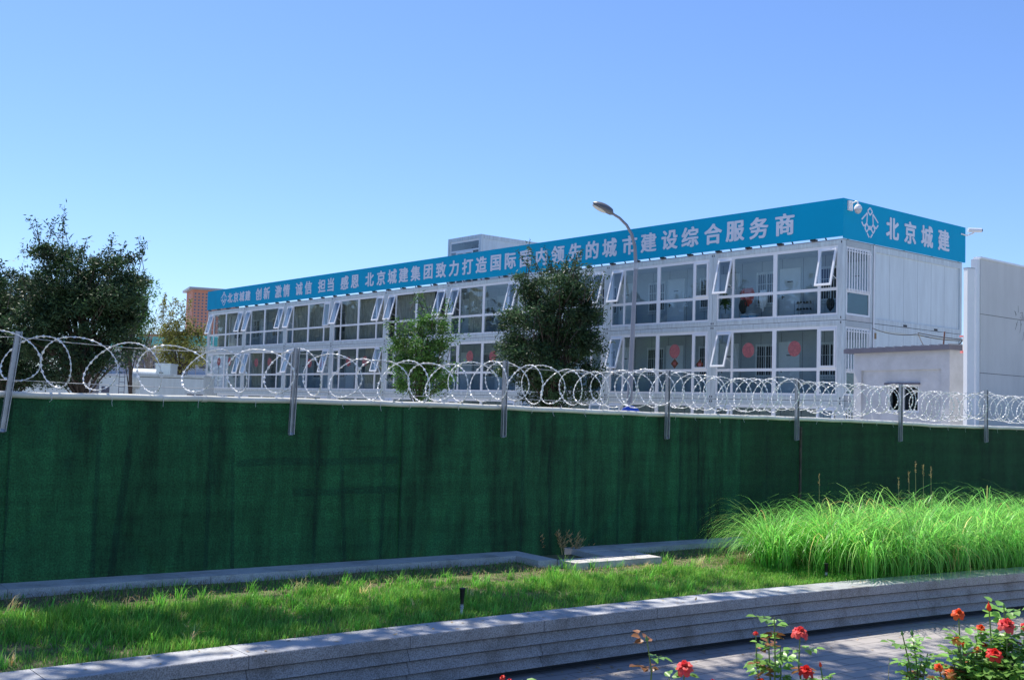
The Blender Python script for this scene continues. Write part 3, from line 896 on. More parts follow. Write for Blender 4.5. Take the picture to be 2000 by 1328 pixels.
# ------------------------------------------------------------------ rooftop container
rc = thing('rooftop_container', 'small white container cabin with glazed end standing on the long roof', 'container', Bm @ Vector((-23.8, 1.9, Z0 + 3 * SH + 0.03)), BA)
h = 2.85
mb = MB()
for x in (-3.0, -0.16):
    for y in (0, 5.84): mb.box(x, x + 0.16, y, y + 0.16, 0, h)
mb.box(-2.84, -0.16, 0.01, 0.15, h - 0.2, h); mb.box(-2.84, -0.16, 0.01, 0.15, 0, 0.15)
mb.box(-0.15, -0.01, 0.16, 5.84, h - 0.22, h); mb.box(-0.15, -0.01, 0.16, 5.84, 0, 0.15)
mb.box(-2.99, -2.85, 0.16, 5.84, h - 0.22, h)
mb.build('frame', m_white, rc)
MB().box(-0.08, -0.04, 0.16, 5.84, 0.15, h - 0.22).build('side_panel', m_panel, rc)
MB().box(-2.97, -0.1, 0.2, 5.9, h - 0.06, h - 0.01).build('roof', m_white, rc)
MB().box(-2.96, -2.92, 0.16, 5.84, 0.1, h - 0.1).build('side_panel', m_panel, rc)
MB().box(-2.9, -0.1, 5.85, 5.9, 0.1, h - 0.1).build('rear_panel', m_panel, rc)
mb = MB(); mb.box(-2.84, -0.16, 0.05, 0.1, h - 0.30, h - 0.2)
mb.box(-2.84, -2.75, 0.05, 0.1, 0.15, h - 0.3); mb.box(-0.25, -0.16, 0.05, 0.1, 0.15, h - 0.3); mb.box(-2.75, -0.25, 0.052, 0.098, h - 0.80, h - 0.72)
w = mb.build('window_frame', m_pvc, rc)
MB().box(-2.75, -0.25, 0.07, 0.08, 0.15, h - 0.3).build('glass_pane', m_glass, w)
MB().box(-2.8, -0.2, 1.5, 1.55, 0.0, h - 0.3).build('dark_backing', m_dark, rc)  # plain dark sheet behind the glazed end
mb = MB()
for a, b_ in ((-2.25, -1.5), (-1.47, -0.72)):
    mb.box(a, b_, 0.02, 0.05, 1.95, h - 0.81); mb.box(a, a + 0.1, 0.02, 0.05, 0.1, 1.949); mb.box(b_ - 0.1, b_, 0.02, 0.05, 0.1, 1.949)
mb.build('door', m_pvc, rc)

# ------------------------------------------------------------------ things kept in the top corridor bay
def on_floor(px, py, yl, zz):
    x, _ = facade(px, py, yl); return Bm @ Vector((x, yl, zz))
F3 = Z0 + 2 * SH + 0.2
m_pot = mat('white_pot', (0.7, 0.7, 0.68), 0.5, 0.05); m_plant = mat('pot_plant_leaf', (0.06, 0.16, 0.03), 0.5, tint=True, transl=0.3)
pp = thing('potted_plant', 'leafy green potted plant behind the top right corridor glazing', 'plant', on_floor(1417, 600, 0.7, F3))
MB().lathe((0, 0, 0), [(0.001, 0.0), (0.13, 0), (0.18, 0.33), (0.15, 0.33), (0.14, 0.28), (0.001, 0.28)], 16).build('pot', m_pot, pp)
V, F, T = leaves(np.clip(rng.normal(size=(260, 3)), -2, 2) * (0.10, 0.10, 0.16) + (0, 0, 0.85), 0.16, 0.05)
link('foliage', np_mesh('foliage', V, F, m_plant, T), pp)
MB().tube([(0, 0, 0.2), (0, 0.01, 0.8)], 0.012, 6).build('stem', m_bark, pp)
m_blue = mat('pale_blue_plastic', (0.25, 0.50, 0.68), 0.4, 0.05)
for px, cz, lb in ((1455, 0, 'left pale blue tub of the two behind the top right glazing'), (1471, 0, 'right pale blue tub of the two behind the top right glazing')):
    o = thing('plastic_tub', lb, 'tub', on_floor(px, 600, 0.8, F3), 0, 'tubs in the corridor')
    MB().lathe((0, 0, 0), [(0.001, 0), (0.15, 0), (0.18, 0.22), (0.16, 0.22), (0.14, 0.03), (0.001, 0.03)], 18).build('bucket', m_blue, o)
    MB().lathe((0, 0, 0.225), [(0.001, 0.05), (0.19, 0.05), (0.2, 0.0), (0.185, 0.0)], 18).build('lid', m_pot, o)
def cloth_lump(name, label, cat, loc, w, h, m, seed):
    r = random.Random(seed); vs = []; nx, nz = 9, 9
    for i in range(nx + 1):
        for j in range(nz + 1):
            u, v = i / nx - 0.5, j / nz
            ww = w * (0.45 + 0.55 * math.sin(v * 2.6 + 0.3))
            vs.append((u * ww, 0.05 * math.sin(u * 20 + seed) * (0.4 + v), -v * h * (1 - 0.25 * abs(u) * 2) + r.uniform(-.01, .01)))
    o = MB().add(vs, [(i * (nz + 1) + j, (i + 1) * (nz + 1) + j, (i + 1) * (nz + 1) + j + 1, i * (nz + 1) + j + 1) for i in range(nx) for j in range(nz)], 0, True)
    o = o.build(name, m); o.location = loc; o.rotation_euler = (0, 0, BA)
    md = o.modifiers.new('thick', 'SOLIDIFY'); md.thickness = 0.02
    return tag(o, label, cat)
cloth_lump('red_jacket', 'red jacket hung up drying inside the top right corridor bay', 'jacket', on_floor(1461, 570, 0.8, F3 + 1.32), 0.75, 0.75, mat('red_cloth', (0.45, 0.05, 0.04), 0.8, 0.2), 1)
cloth_lump('black_trousers', 'black clothes hanging below the red jacket in the corridor', 'clothes', on_floor(1452, 590, 0.75, F3 + 0.85), 0.4, 0.6, m_black, 2)
cloth_lump('black_bag', 'black bag hung on the wall under the rightmost top sash', 'bag', on_floor(1622, 590, 1.3, F3 + 0.75), 0.32, 0.5, m_black, 3)
cloth_lump('white_shirt', 'white shirt hanging beside the red jacket behind the glass', 'shirt', on_floor(1490, 590, 0.8, F3 + 1.2), 0.4, 0.9, m_pot, 4)
rk = thing('shoe_rack', 'dark wire shoe rack filled with shoes outside the room door', 'rack', on_floor(1570, 605, 1.3, F3), BA)
mb = MB()
for x in (-0.35, 0.35):
    for y in (-0.12, 0.12): mb.box(x - 0.01, x + 0.01, y - 0.01, y + 0.01, 0, 0.75)
for z in (0.1, 0.35, 0.6): mb.box(-0.34, 0.34, -0.11, 0.11, z, z + 0.012)
mb.build('wire_frame', m_galv, rk)
for z in (0.112, 0.362, 0.612):
    for j in range(5):
        x = -0.28 + j * 0.14
        MB().lathe((x, 0, z), [(0.05, 0), (0.055, 0.04), (0.04, 0.09), (0.001, 0.1)], 8).build('shoe', m_black, rk)

# ------------------------------------------------------------------ plaster hut beside the gable
HA = BA - rad(12)
hr = at(1855, 700, 31.0)
HC = Vector((hr.x, hr.y, 0))
hut = thing('plaster_hut', 'small grey plastered hut with flat metal roof and barred little window beside the gable end', 'hut', HC, HA)
Hm = Matrix.Translation(HC) @ Matrix.Rotation(HA, 4, 'Z')
def hutf(px, py, yl=0.0):
    inv = Hm.inverted(); o = inv @ CAM; d = inv.to_3x3() @ ray(px, py); k = (yl - o.y) / d.y; p = o + d * k
    return p.x, p.z
m_plast = mat('grey_plaster', (0.58, 0.60, 0.64), 0.85, 0.10, 1.6, bump=0.3, bscale=25, col2=(0.46, 0.48, 0.51))
m_fascia = mat('grey_metal_fascia', (0.12, 0.12, 0.16), 0.45, 0.1)
hx0, _ = hutf(1668, 700); _, hz1 = hutf(1855, 683)
wl, wz1 = hutf(1729, 751); wr, wz0 = hutf(1791, 806)
mb = MB()   # wall around the window opening and the shallow recessed field
rx0, rz = hutf(1682, 724); rx1, _ = hutf(1838, 724)
def wallbox(x0, x1, z0, z1, y=0.0): mb.box(x0, x1, y, 0.3, z0, z1)
wallbox(hx0, rx0, 0, hz1); wallbox(rx1, 0, 0, hz1); wallbox(rx0, rx1, rz, hz1)
wallbox(rx0, wl, 0, rz, 0.07); wallbox(wr, rx1, 0, rz, 0.07); wallbox(wl, wr, 0, wz0, 0.07); wallbox(wl, wr, wz1, rz, 0.07)
mb.box(-0.3, 0, 0.3, 3.2, 0, hz1); mb.box(hx0, hx0 + 0.3, 0.3, 3.2, 0, hz1); mb.box(hx0, 0, 3.2, 3.5, 0, hz1)
mb.build('wall', m_plast, hut)
mb = MB(); mb.box(hx0 - 0.28, 0.12, -0.16, 3.7, hz1, hz1 + 0.13); mb.build('roof_fascia', m_fascia, hut)
mb = MB()
x = hx0 - 0.25
while x < 0.1:
    mb.box(x, x + 0.05, -0.14, 3.65, hz1 + 0.13, hz1 + 0.165); x += 0.33
mb.build('roof_ribs', m_roof, hut)
mb = MB()
mb.box(wl, wr, 0.10, 0.16, wz1 - 0.07, wz1); mb.box(wl, wr, 0.10, 0.16, wz0, wz0 + 0.07)
mb.box(wl, wl + 0.07, 0.102, 0.158, wz0 + .07, wz1 - .07); mb.box(wr - 0.07, wr, 0.102, 0.158, wz0 + .07, wz1 - .07)
xm = (wl + wr) / 2; mb.box(xm - 0.07, xm + 0.02, 0.09, 0.15, wz0 + .07, wz1 - .07)
w = mb.build('window', m_pvc, hut)
MB().box(wl + .07, wr - .07, 0.12, 0.13, wz0 + .07, wz1 - .07).build('glass_pane', m_glass, w)
mb = MB(); mb.box(wl - 0.05, wr + 0.05, 0.0, 0.09, wz1 + 0.0, wz1 + 0.05); mb.build('lintel_trim', m_fascia, hut)
MB().box(wl, wr, 0.5, 0.52, wz0, wz1).build('window_backing', m_dark, hut)  # plain dark sheet behind the hut window glass

# mast and cables over the hut roof
ms_ = thing('cable_mast', 'thin rusty mast carrying slack black cables above the hut roof', 'mast', Hm @ Vector((-2.0, 2.0, hz1 + 0.17)))
MB().tube([(0, 0, 0), (0.05, 0, 0.55)], 0.022, 6).build('pole', mat('rust', (0.20, 0.08, 0.05), 0.8, 0.3), ms_)
tip = at(1792, 646, ms_.location.y)
MB().tube([(0.05, 0, 0.5), (0.05, 0, tip.z - ms_.location.z)], 0.02, 6).build('pole', m_galv, ms_)
for a, b_, sg in ((at(1704, 641, 39), at(1791, 653, 33.4), 0.1), (at(1791, 653, 33.4), at(1880, 665, 31), 0.05), (at(1793, 650, 33.4), at(1880, 663, 30.5), 0.02), (at(1880, 665, 31), at(1850, 676, 31.5), 0.1), (at(1793, 652, 33.4), at(1805, 677, 32.5), 0.02)):
    MB().tube([(a.lerp(b_, u) + Vector((0, 0, -4 * sg * u * (1 - u)))) - ms_.location for u in np.linspace(0, 1, 9)], 0.014, 5).build('cable', m_black, ms_)

# ------------------------------------------------------------------ big panel wall at right with its corner column
rp = at(1915, 700, 26.0)
PC = Vector((rp.x, rp.y, 0))
pw = thing('panel_wall', 'tall white panel wall with scuffed horizontal joints at the right edge', 'wall', PC, BA + rad(90))
zt = at(1915, 505.5, 26.0).z; zj1 = at(1912, 613, 26.0).z; zj2 = at(1910, 728, 26.0).z
m_pwall = mat('dusty_white_panel', (0.66, 0.66, 0.65), 0.6, 0.10, 1.2, bump=0.05, col2=(0.58, 0.58, 0.57), stretch=(1.5, 1.5, 0.4))
mb = MB()
for a, b_ in ((0, zj2 - 0.006), (zj2 + 0.006, zj1 - 0.006), (zj1 + 0.006, zt)):
    mb.box(0, 9, 0, 0.16, a, b_)
mb.box(0.02, 9, 0.02, 0.15, 0, zt - 0.05, 1)
mb.build('panel', [m_pwall, m_dark], pw)
mb = MB(); mb.box(-0.012, 9, -0.02, 0.18, zt + 0.001, zt + 0.05); mb.build('capping', m_pvc, pw)
mb = MB(); mb.box(-0.16, 0.0, 0.02, 0.16, 0, zt - 0.02); mb.build('end_trim', m_pvc, pw)
# column just beside it
c0 = at(1889, 700, 25.6)
col = thing('corner_column', 'tall square white steel column between hut and panel wall', 'column', (c0.x, c0.y, 0), BA + rad(68))
zc = at(1890, 524, 25.6).z
mb = MB(); mb.box(0.0, 0.20, 0.0, 0.13, 0, zc); mb.build('shaft', m_pvc, col)
mb = MB(); mb.box(-0.01, 0.21, -0.01, 0.14, zc + .001, zc + 0.02); mb.build('cap_plate', m_galv, col)
mb = MB()
for q in range(14):
    x, z = 2.0 + random.gauss(0, 0.22), zj1 + random.gauss(0.03, 0.12)
    mb.bar((x, -0.002, z), (x + random.uniform(-.15, .15), -0.002, z + random.uniform(-.25, .2)), 0.008, 0.002, up=(0, 1, 0))
tag(mb.build('scuff_mark', m_dark, pw), kind='stuff')
rf_ = at(1880, 658, 27.5)
rs = thing('red_bracket', 'small red and white bracket box fixed beside the white column', 'bracket', rf_)
MB().box(-0.06, 0.12, -0.05, 0.05, 0.0, 0.03).build('arm', m_red, rs); MB().box(0.02, 0.10, -0.04, 0.04, -0.35, -0.002).build('box', m_pot, rs); MB().box(-0.04, 0.12, -0.05, 0.05, -0.40, -0.352).build('clamp', m_red, rs)

# ------------------------------------------------------------------ street lamp and round sign
LY = 29.0
base = at(1226, 800, LY); lp0 = Vector((base.x - 0.12, LY, 0.0))
lamp = thing('street_lamp', 'tall grey street lamp with curved arm and single oval head in front of the building', 'street lamp', lp0)
def rl(px, py, Y=LY): return at(px, py, Y) - lp0
pts = [Vector((0, 0, 0)), rl(1229, 792), rl(1236, 640), rl(1242, 520), rl(1240, 482), rl(1234, 458), rl(1224, 440), rl(1210, 426), rl(1197, 418)]
MB().tube(pts[:4], [0.085, 0.074, 0.06, 0.05], 14).build('pole', m_green_post, lamp)
MB().tube(pts[3:], [0.049, 0.043, 0.04, 0.038, 0.036, 0.034], 12).build('arm', m_green_post, lamp)
MB().tube([pts[3] - Vector((0, 0, .08)), pts[3] + Vector((0, 0, .08))], 0.068, 14).build('collar', m_galv, lamp)
MB().lathe((0, 0, 0), [(0.2, 0), (0.2, 0.02), (0.1, 0.03), (0.1, 0.15)], 14).build('base_plate', m_galv, lamp)
hd0, hd1 = rl(1197, 419), rl(1159, 397)
dv = (hd1 - hd0); Lh = dv.length * 1.05; dv.normalize()
xs_ = dv.cross(Vector((0, 0, 1))).normalized(); zs_ = xs_.cross(dv)
def lamp_head():
    mb = MB(); n, k = 16, 11; vs = []
    for i in range(k):
        u = i / (k - 1)
        r = 0.175 * (math.sin(math.pi * min(1, (0.12 + 0.88 * u) ** 0.9) * 0.97) ** 0.6 if 0 < u < 1 else (0.28 if u == 0 else 0.02))
        for j in range(n):
            a = 2 * math.pi * j / n; zz = math.sin(a)
            zz = zz * (0.85 if zz > 0 else 0.35)
            vs.append(hd0 + dv * (u * Lh) + xs_ * r * math.cos(a) + zs_ * r * zz)
    fs = [(i * n + j, i * n + (j + 1) % n, (i + 1) * n + (j + 1) % n, (i + 1) * n + j) for i in range(k - 1) for j in range(n)]
    mb.add(vs, fs, 0, True).add(vs[:n], [tuple(range(n))]); return mb
hd = lamp_head().build('lamp_head', mat('lamp_shell', (0.11, 0.12, 0.14), 0.4, 0.1), lamp)
mb = MB(); vs = []
for i in range(7):
    for j in range(12):
        rr = math.sin(i / 6 * math.pi / 2); a = 2 * math.pi * j / 12
        vs.append(hd0 + dv * (0.62 * Lh + 0.22 * rr * math.cos(a)) + xs_ * 0.12 * rr * math.sin(a) - zs_ * (0.045 + 0.06 * math.cos(i / 6 * math.pi / 2)))
mb.add(vs, [(i * 12 + j, i * 12 + (j + 1) % 12, (i + 1) * 12 + (j + 1) % 12, (i + 1) * 12 + j) for i in range(6) for j in range(12)], 0, True)
mb.build('lens', mat('lamp_lens', (0.55, 0.55, 0.5), 0.15, 0.05), hd)
sc_ = at(1231, 814, 28.0)
sg = thing('round_blue_sign', 'round blue traffic sign whose top edge shows above the fence by the lamp pole', 'traffic sign', (sc_.x, 28.0, 0))
m_bsign = mat('sign_blue', (0.02, 0.08, 0.5), 0.4, 0.05)
T = Matrix.Rotation(rad(90), 4, 'X')
MB().lathe((0, 0, sc_.z), [(0.001, 0.02), (0.27, 0.02), (0.28, 0.01), (0.27, 0.0), (0.001, 0.0)], 32, 0, T).build('disc', m_bsign, sg)
MB().tube([(0, 0.05, 0), (0, 0.05, sc_.z + 0.1)], 0.03, 10).build('post', m_galv, sg)

# ------------------------------------------------------------------ trees
def tree(name, label, base, H, blobs, nclus, nleaf, lsz, lw, m, trunk_r=0.12, bark=None, group=None, wisps=0, cat='tree', spread=0.45, shoots_dir=None, stems=1, up=0.3, multi=0.9, limb=None):
    o = thing(name, label, cat, base, 0, group)
    bark = bark or m_bark
    C_ = []
    wts = np.array([b[3] * b[4] * b[5] for b in blobs]); wts = wts / wts.sum()
    for c in range(nclus):
        b = blobs[rng.choice(len(blobs), p=wts)]
        d = unit(rng.normal(size=(1, 3)))[0]; r = rng.uniform(0.35, 1.0) ** 0.6
        C_.append(np.array(b[:3]) + d * r * np.array(b[3:6]))
    C_ = np.array(C_); C_[:, 2] = np.maximum(C_[:, 2], 0.35)
    tr = MB(); br = MB()
    cen = C_.mean(0)
    for s in range(stems):
        off = Vector((random.uniform(-.3, .3), random.uniform(-.3, .3), 0)) if stems > 1 else Vector((0, 0, 0))
        top = Vector(cen) + Vector((off.x * 2, off.y * 2, (H - cen[2]) * 0.35))
        tp = [off * 0.3, off * 0.6 + Vector((0, 0, cen[2] * 0.35)), Vector((cen[0] * .6 + off.x, cen[1] * .6 + off.y, cen[2] * 0.75)), top]
        tr.tube(tp, [trunk_r, trunk_r * .8, trunk_r * .55, trunk_r * .25], 8)
    tr.build('trunk', bark, o)
    tv = Vector((cen[0] * .5, cen[1] * .5, 0))
    for c in C_[::2]:
        c = Vector(c); z0 = max(0.15 * H, c.z * (random.uniform(0.45, 0.75) if limb is None else limb))
        u = min(1, z0 / max(cen[2], .1)); a = Vector((cen[0] * u, cen[1] * u, z0))
        mid = a.lerp(c, 0.5) + Vector((random.uniform(-.15, .15), random.uniform(-.15, .15), 0.1 * (c - a).length))
        rr = trunk_r * 0.22
        br.tube([a, mid, c], [rr, rr * .6, rr * .2], 4, cap=False)
    if nleaf:
        sizes = rng.uniform(0.5, 1.3, nclus) ** 1.3 * spread
        idx = rng.integers(0, nclus, nleaf)
        P = C_[idx] + rng.normal(size=(nleaf, 3)) * sizes[idx][:, None] * np.array([0.6, 0.6, 0.42])
        D = None
        if wisps:
            WP = []; 
            for k in range(wisps):
                b = blobs[rng.choice(len(blobs), p=wts)]
                st = np.array(b[:3]) + np.array([rng.uniform(-.8, .8) * b[3], rng.uniform(-.8, .8) * b[4], b[5] * 0.75])
                dirn = unit(np.array([[rng.normal() * .35 + 0.25 * np.sign(st[0] - cen[0]), rng.normal() * .3, 1.0]]))[0]
                Ls = rng.uniform(0.5, 1.5) * multi; n_ = int(Ls * 38)
                tt = np.linspace(0, Ls, n_)[:, None]
                WP.append(st + dirn * tt + rng.normal(size=(n_, 3)) * 0.05)
                br2 = MB().tube([Vector(st - dirn * 0.5), Vector(st + dirn * Ls)], [0.018, 0.006], 3, cap=False)
                w_.append((o, br2)) if False else br_all.setdefault(o.name, []).append(br2)
            P = np.concatenate([P] + WP)
        V, F, T_ = leaves(P, lsz, lw, up)
        # light and dark clumps: each cluster has its own leaf tone
        if len(idx):
            tone = rng.uniform(0.5, 1.6, nclus); tt = np.ones(len(P)); tt[:nleaf] = tone[idx]
            T_ = T_ * np.repeat(tt, 4)[:, None]
        link('crown', np_mesh('crown', V, F, m, T_), o)
        for q in br_all.get(o.name, []): br.add(q.v, q.f, 0, True)
    br.build('branches', bark, o)
    return o
br_all = {}; w_ = []
def blobs_px(base, Y, L_):
    """ellipsoids given by picture position and size at depth Y -> local metres"""
    out = []
    for px, py, rx, rz, dy, ry in L_:
        p = at(px, py, Y + dy); s = (Y + dy) / FPX
        out.append((p.x - base.x, p.y - base.y, p.z - base.z, rx * s, ry, rz * s))
    return out
Yt = 44.0
b0 = Vector((at(165, 770, Yt).x, Yt, 0.1))
tree('big_dark_tree', 'large dark leafy tree with spiky top shoots left of the far tower', b0, 9, blobs_px(b0, Yt, [(120, 560, 75, 70, 0, 1.6), (215, 560, 75, 75, 0, 1.7), (150, 640, 110, 85, .3, 1.9), (100, 500, 45, 45, 0, 1.0), (235, 600, 55, 60, 0, 1.2), (170, 715, 75, 50, 0, 1.3), (75, 640, 55, 75, 0, 1.4), (250, 680, 40, 45, 0, 1.1)]), 260, 50000, 0.19, 0.055, m_leafdark, 0.2, wisps=64, stems=3, multi=0.85, spread=0.40)
b0 = Vector((at(10, 770, Yt + 3).x, Yt + 3, 0.1))
tree('left_edge_tree', 'dark green tree cut off by the left edge of the view', b0, 8, blobs_px(b0, Yt + 3, [(20, 570, 70, 62, 0, 1.7), (-60, 600, 80, 80, 0, 1.7), (50, 660, 75, 85, 0, 1.7), (-20, 700, 90, 70, 0, 1.6), (60, 710, 60, 50, 0, 1.4)]), 190, 38000, 0.18, 0.055, m_leafdark, 0.18, wisps=14, stems=2)
# lighter tree behind, bare twiggy one, olive one by the tower
Yb = 92.0
b0 = Vector((at(255, 770, 62).x, 62, 0.1))
tree('green_rear_tree', 'brighter green tree showing behind the right side of the big dark tree', b0, 9, blobs_px(b0, 62, [(262, 590, 38, 55, 0, 1.2), (240, 640, 40, 50, 0, 1.2)]), 60, 7000, 0.2, 0.07, m_leafmid, 0.13, wisps=8)
b0 = Vector((at(290, 770, 78).x, 78, 0.1))
tree('bare_tree', 'nearly leafless pale twiggy tree in front of the turquoise roofs', b0, 8, blobs_px(b0, 78, [(290, 660, 45, 55, 0, 1.5), (265, 690, 40, 45, 0, 1.2), (310, 620, 20, 30, 0, 1)]), 110, 350, 0.2, 0.08, m_leafolive, 0.10, bark=m_barkpale, wisps=22, stems=3)
b0 = Vector((at(355, 770, Yb).x, Yb, 0.1))
tree('olive_tree', 'sunlit olive green tree in front of the orange tower', b0, 8.5, blobs_px(b0, Yb, [(345, 640, 26, 50, 0, 1.6), (350, 690, 48, 45, 0, 1.8), (375, 680, 25, 40, 0, 1.4), (325, 660, 18, 30, 0, 1)]), 110, 6500, 0.26, 0.09, m_leafolive, 0.16, wisps=14, spread=0.6)
Yc = 47.0
b0 = Vector((at(818, 770, Yc).x, Yc, 0.1))
tree('young_green_tree', 'small feathery bright green tree with thin upright trunk in front of the glazed corridor', b0, 7.2, blobs_px(b0, Yc, [(820, 620, 22, 36, 0, .6), (862, 655, 26, 42, 0, .8), (815, 690, 52, 45, 0, 1.2), (780, 680, 24, 35, 0, .7), (860, 720, 34, 45, 0, 1.0), (800, 740, 34, 40, 0, 1.0), (825, 745, 36, 35, 0, 1.0)]), 105, 9500, 0.18, 0.052, m_leafmid, 0.09, wisps=34, spread=0.33, multi=0.6)
Yd = 44.0
b0 = Vector((at(1085, 790, Yd).x, Yd, 0.1))
tree('dense_dark_tree', 'dense rounded dark green tree hiding the middle of the long facade', b0, 9, blobs_px(b0, Yd, [(1075, 565, 68, 50, 0, 1.5), (1035, 545, 32, 32, 0, 1.0), (1118, 545, 34, 34, 0, 1.0), (1110, 620, 66, 62, 0, 1.7), (1040, 630, 58, 60, 0, 1.4), (1080, 700, 88, 68, 0, 1.9), (1150, 680, 28, 60, 0, 1.0), (1010, 700, 40, 55, 0, 1.2), (1085, 760, 82, 40, 0, 1.7), (1155, 610, 18, 40, 0, .6)]), 230, 41000, 0.16, 0.052, m_leafdense, 0.16, wisps=75, spread=0.36, multi=0.75)

def vnoise_(x):
    g_ = np.random.default_rng(5).uniform(0, 1, 256); i = np.floor(x).astype(int); f_ = x - i; f_ = f_ * f_ * (3 - 2 * f_)
    return g_[i % 256] * (1 - f_) + g_[(i + 1) % 256] * f_
# ------------------------------------------------------------------ far buildings
def block(name, label, cat, loc, rz, w, d, h, m, group=None):
    o = thing(name, label, cat, loc, rz, group)
    MB().box(0, w, 0, d, 0, h).build('wall', m, o)
    return o
m_orange_w = mat('orange_render', (0.50, 0.22, 0.15), 0.8, 0.1, 0.05)
m_mauve = mat('mauve_window_glass', (0.10, 0.11, 0.16), 0.25, 0.2)  # dark mauve glass for the distant windows
m_frame2 = mat('window_surround', (0.40, 0.36, 0.36), 0.6, 0.1)
Yw = 1000.0
tl = at(371, 690, Yw); tl_top = at(371, 565, Yw)
ta = BA
tower = thing('orange_tower', 'tall orange residential tower block with flat overhanging roof far behind', 'building', (tl.x, tl.y, 0), rad(24))
TH = tl_top.z; TW = 42.0
MB().box(0, TW, 0, 40, 0, TH).build('wall', m_orange_w, tower)
MB().box(-3.5, TW + 3, -3, 43, TH + 0.01, TH + 2.0).build('roof', m_roof, tower)
mwin = MB().box(0, 1.5, -0.08, 0.0, 0, 1.5, 1).box(-0.15, 0, -0.12, 0.02, -0.1, 1.6).box(1.5, 1.65, -0.12, 0.02, -0.1, 1.6).box(0, 1.5, -0.12, 0.02, -0.15, 0).mesh('window', [m_frame2, m_mauve])
cnt = 0; rest = MB()
for fl in range(int(TH / 2.9) - 1, -1, -1):
    for c in range(11):
        x = 1.6 + c * 3.3 + (2.0 if c > 4 else 0); z = fl * 2.9 + 0.9
        if cnt < 100 and x < 30: link('window', mwin, tower, (x, 0, z)); cnt += 1
        else: rest.box(x, x + 1.5, -0.08, 0.0, z, z + 1.5, 1); rest.box(x - 0.1, x + 1.6, -0.1, 0.0, z - 0.15, z - .01)
tag(rest.build('window_rows', [m_frame2, m_mauve], tower), kind='stuff')
mb = MB()
for fl in range(int(TH / 2.9)): mb.box(-0.1, 0.0, 17, 20, fl * 2.9 + 1, fl * 2.9 + 2.2)
tag(mb.build('side_window_rows', m_mauve, tower), kind='stuff')
MB().box(16.8, 19.0, -0.8, 0, 0, TH - 6).build('balcony_stack', m_orange_w, tower)

# red-brown old blocks far behind
m_brick = mat('brown_brick', (0.30, 0.15, 0.11), 0.85, 0.15, 0.2)
for px, lb in ((268, 'low brown brick block behind the twiggy tree'), (318, 'low brown brick block just left of the orange tower')):
    p = at(px, 650, 260)
    o = block('brick_block', lb, 'building', (p.x, p.y, 0), rad(-20), 7, 10, at(px, 647 if px > 300 else 652, 260).z, m_brick)
    for q in range(3): MB().box(1 + q * 2, 2.2 + q * 2, -0.06, 0, 12, 13.5).build('window', m_mauve, o)
# turquoise roofed site buildings
m_turq = mat('turquoise_roof_edge', (0.09, 0.50, 0.48), 0.45, 0.08)
m_offw = mat('offwhite_panel', (0.62, 0.64, 0.68), 0.6, 0.08)
Yq = 118.0
p = at(232, 665, Yq); q = at(404, 683, Yq - 8)
site = thing('turquoise_roofed_block', 'low white site building with bright turquoise roof edge behind the trees', 'building', (p.x - 6, p.y, 0), math.atan2(q.y - p.y, q.x - p.x))
Lq = (Vector((q.x, q.y)) - Vector((p.x, p.y))).length + 10
zq = at(300, 682, Yq - 3).z
MB().box(0, Lq, 0, 8, 0, zq).build('wall', m_offw, site)
MB().box(-0.4, Lq + .4, -0.7, 8.6, zq + 0.01, zq + 0.95).build('roof', m_turq, site)
for i in range(int(Lq / 2.4)):
    w = MB().box(0.6 + i * 2.4, 1.9 + i * 2.4, -0.06, 0, zq - 2.1, zq - 0.7).build('window', m_mauve, site)
    w2 = MB().box(0.6 + i * 2.4, 1.9 + i * 2.4, -0.06, 0, zq - 5.0, zq - 3.5).build('window', m_mauve, site)
for zz in (zq - 2.9,): MB().box(0, Lq, -1.0, 0, zz, zz + 0.15).build('walkway', m_offw, site)
mb = MB()
for i in range(int(Lq / 1.2)): mb.box(i * 1.2, i * 1.2 + 0.05, -1.0, -0.95, zq - 2.75, zq - 1.9)
mb.box(0, Lq, -1.0, -0.95, zq - 1.9, zq - 1.83); mb.build('railing', m_frame2, site)

# tree belt added out of view to darken reflections in the corridor glass
m_far = mat('far_leaf', (0.05, 0.085, 0.045), 0.7, tint=True, transl=0.2)
n_ = 30000
u_ = rng.uniform(0, 1, n_); hh_ = 9 + 7.0 * vnoise_(u_ * 14) + 2.5 * vnoise_(u_ * 60 + 9)
P_ = np.stack([-42 - 34 * u_ + rng.normal(0, 2, n_), 22 + 84 * u_ + rng.normal(0, 2, n_), hh_ * rng.uniform(0, 1, n_) ** 0.7], 1)
V, F, T = leaves(P_, 1.1, 0.7)
tag(link('reflection_tree_belt', np_mesh('reflection_tree_belt', V, F, m_far, T)), 'dense belt of unseen trees added to darken the glass reflections', 'tree belt', kind='stuff')
# far line of trees closing the view at the left
n_ = 16000
X_ = rng.uniform(-105, -22, n_); hh_ = 3.5 + 3.0 * vnoise_(X_ * 0.35) + 1.2 * vnoise_(X_ * 1.4 + 9)
P_ = np.stack([X_, 160 + rng.normal(0, 2, n_), hh_ * rng.uniform(0, 1, n_) ** 0.7], 1)
V, F, T = leaves(P_, 0.9, 0.5)
tag(link('far_treeline', np_mesh('far_treeline', V, F, m_far, T)), 'hazy green line of far trees closing the view beyond the site cabins', 'treeline', kind='stuff')

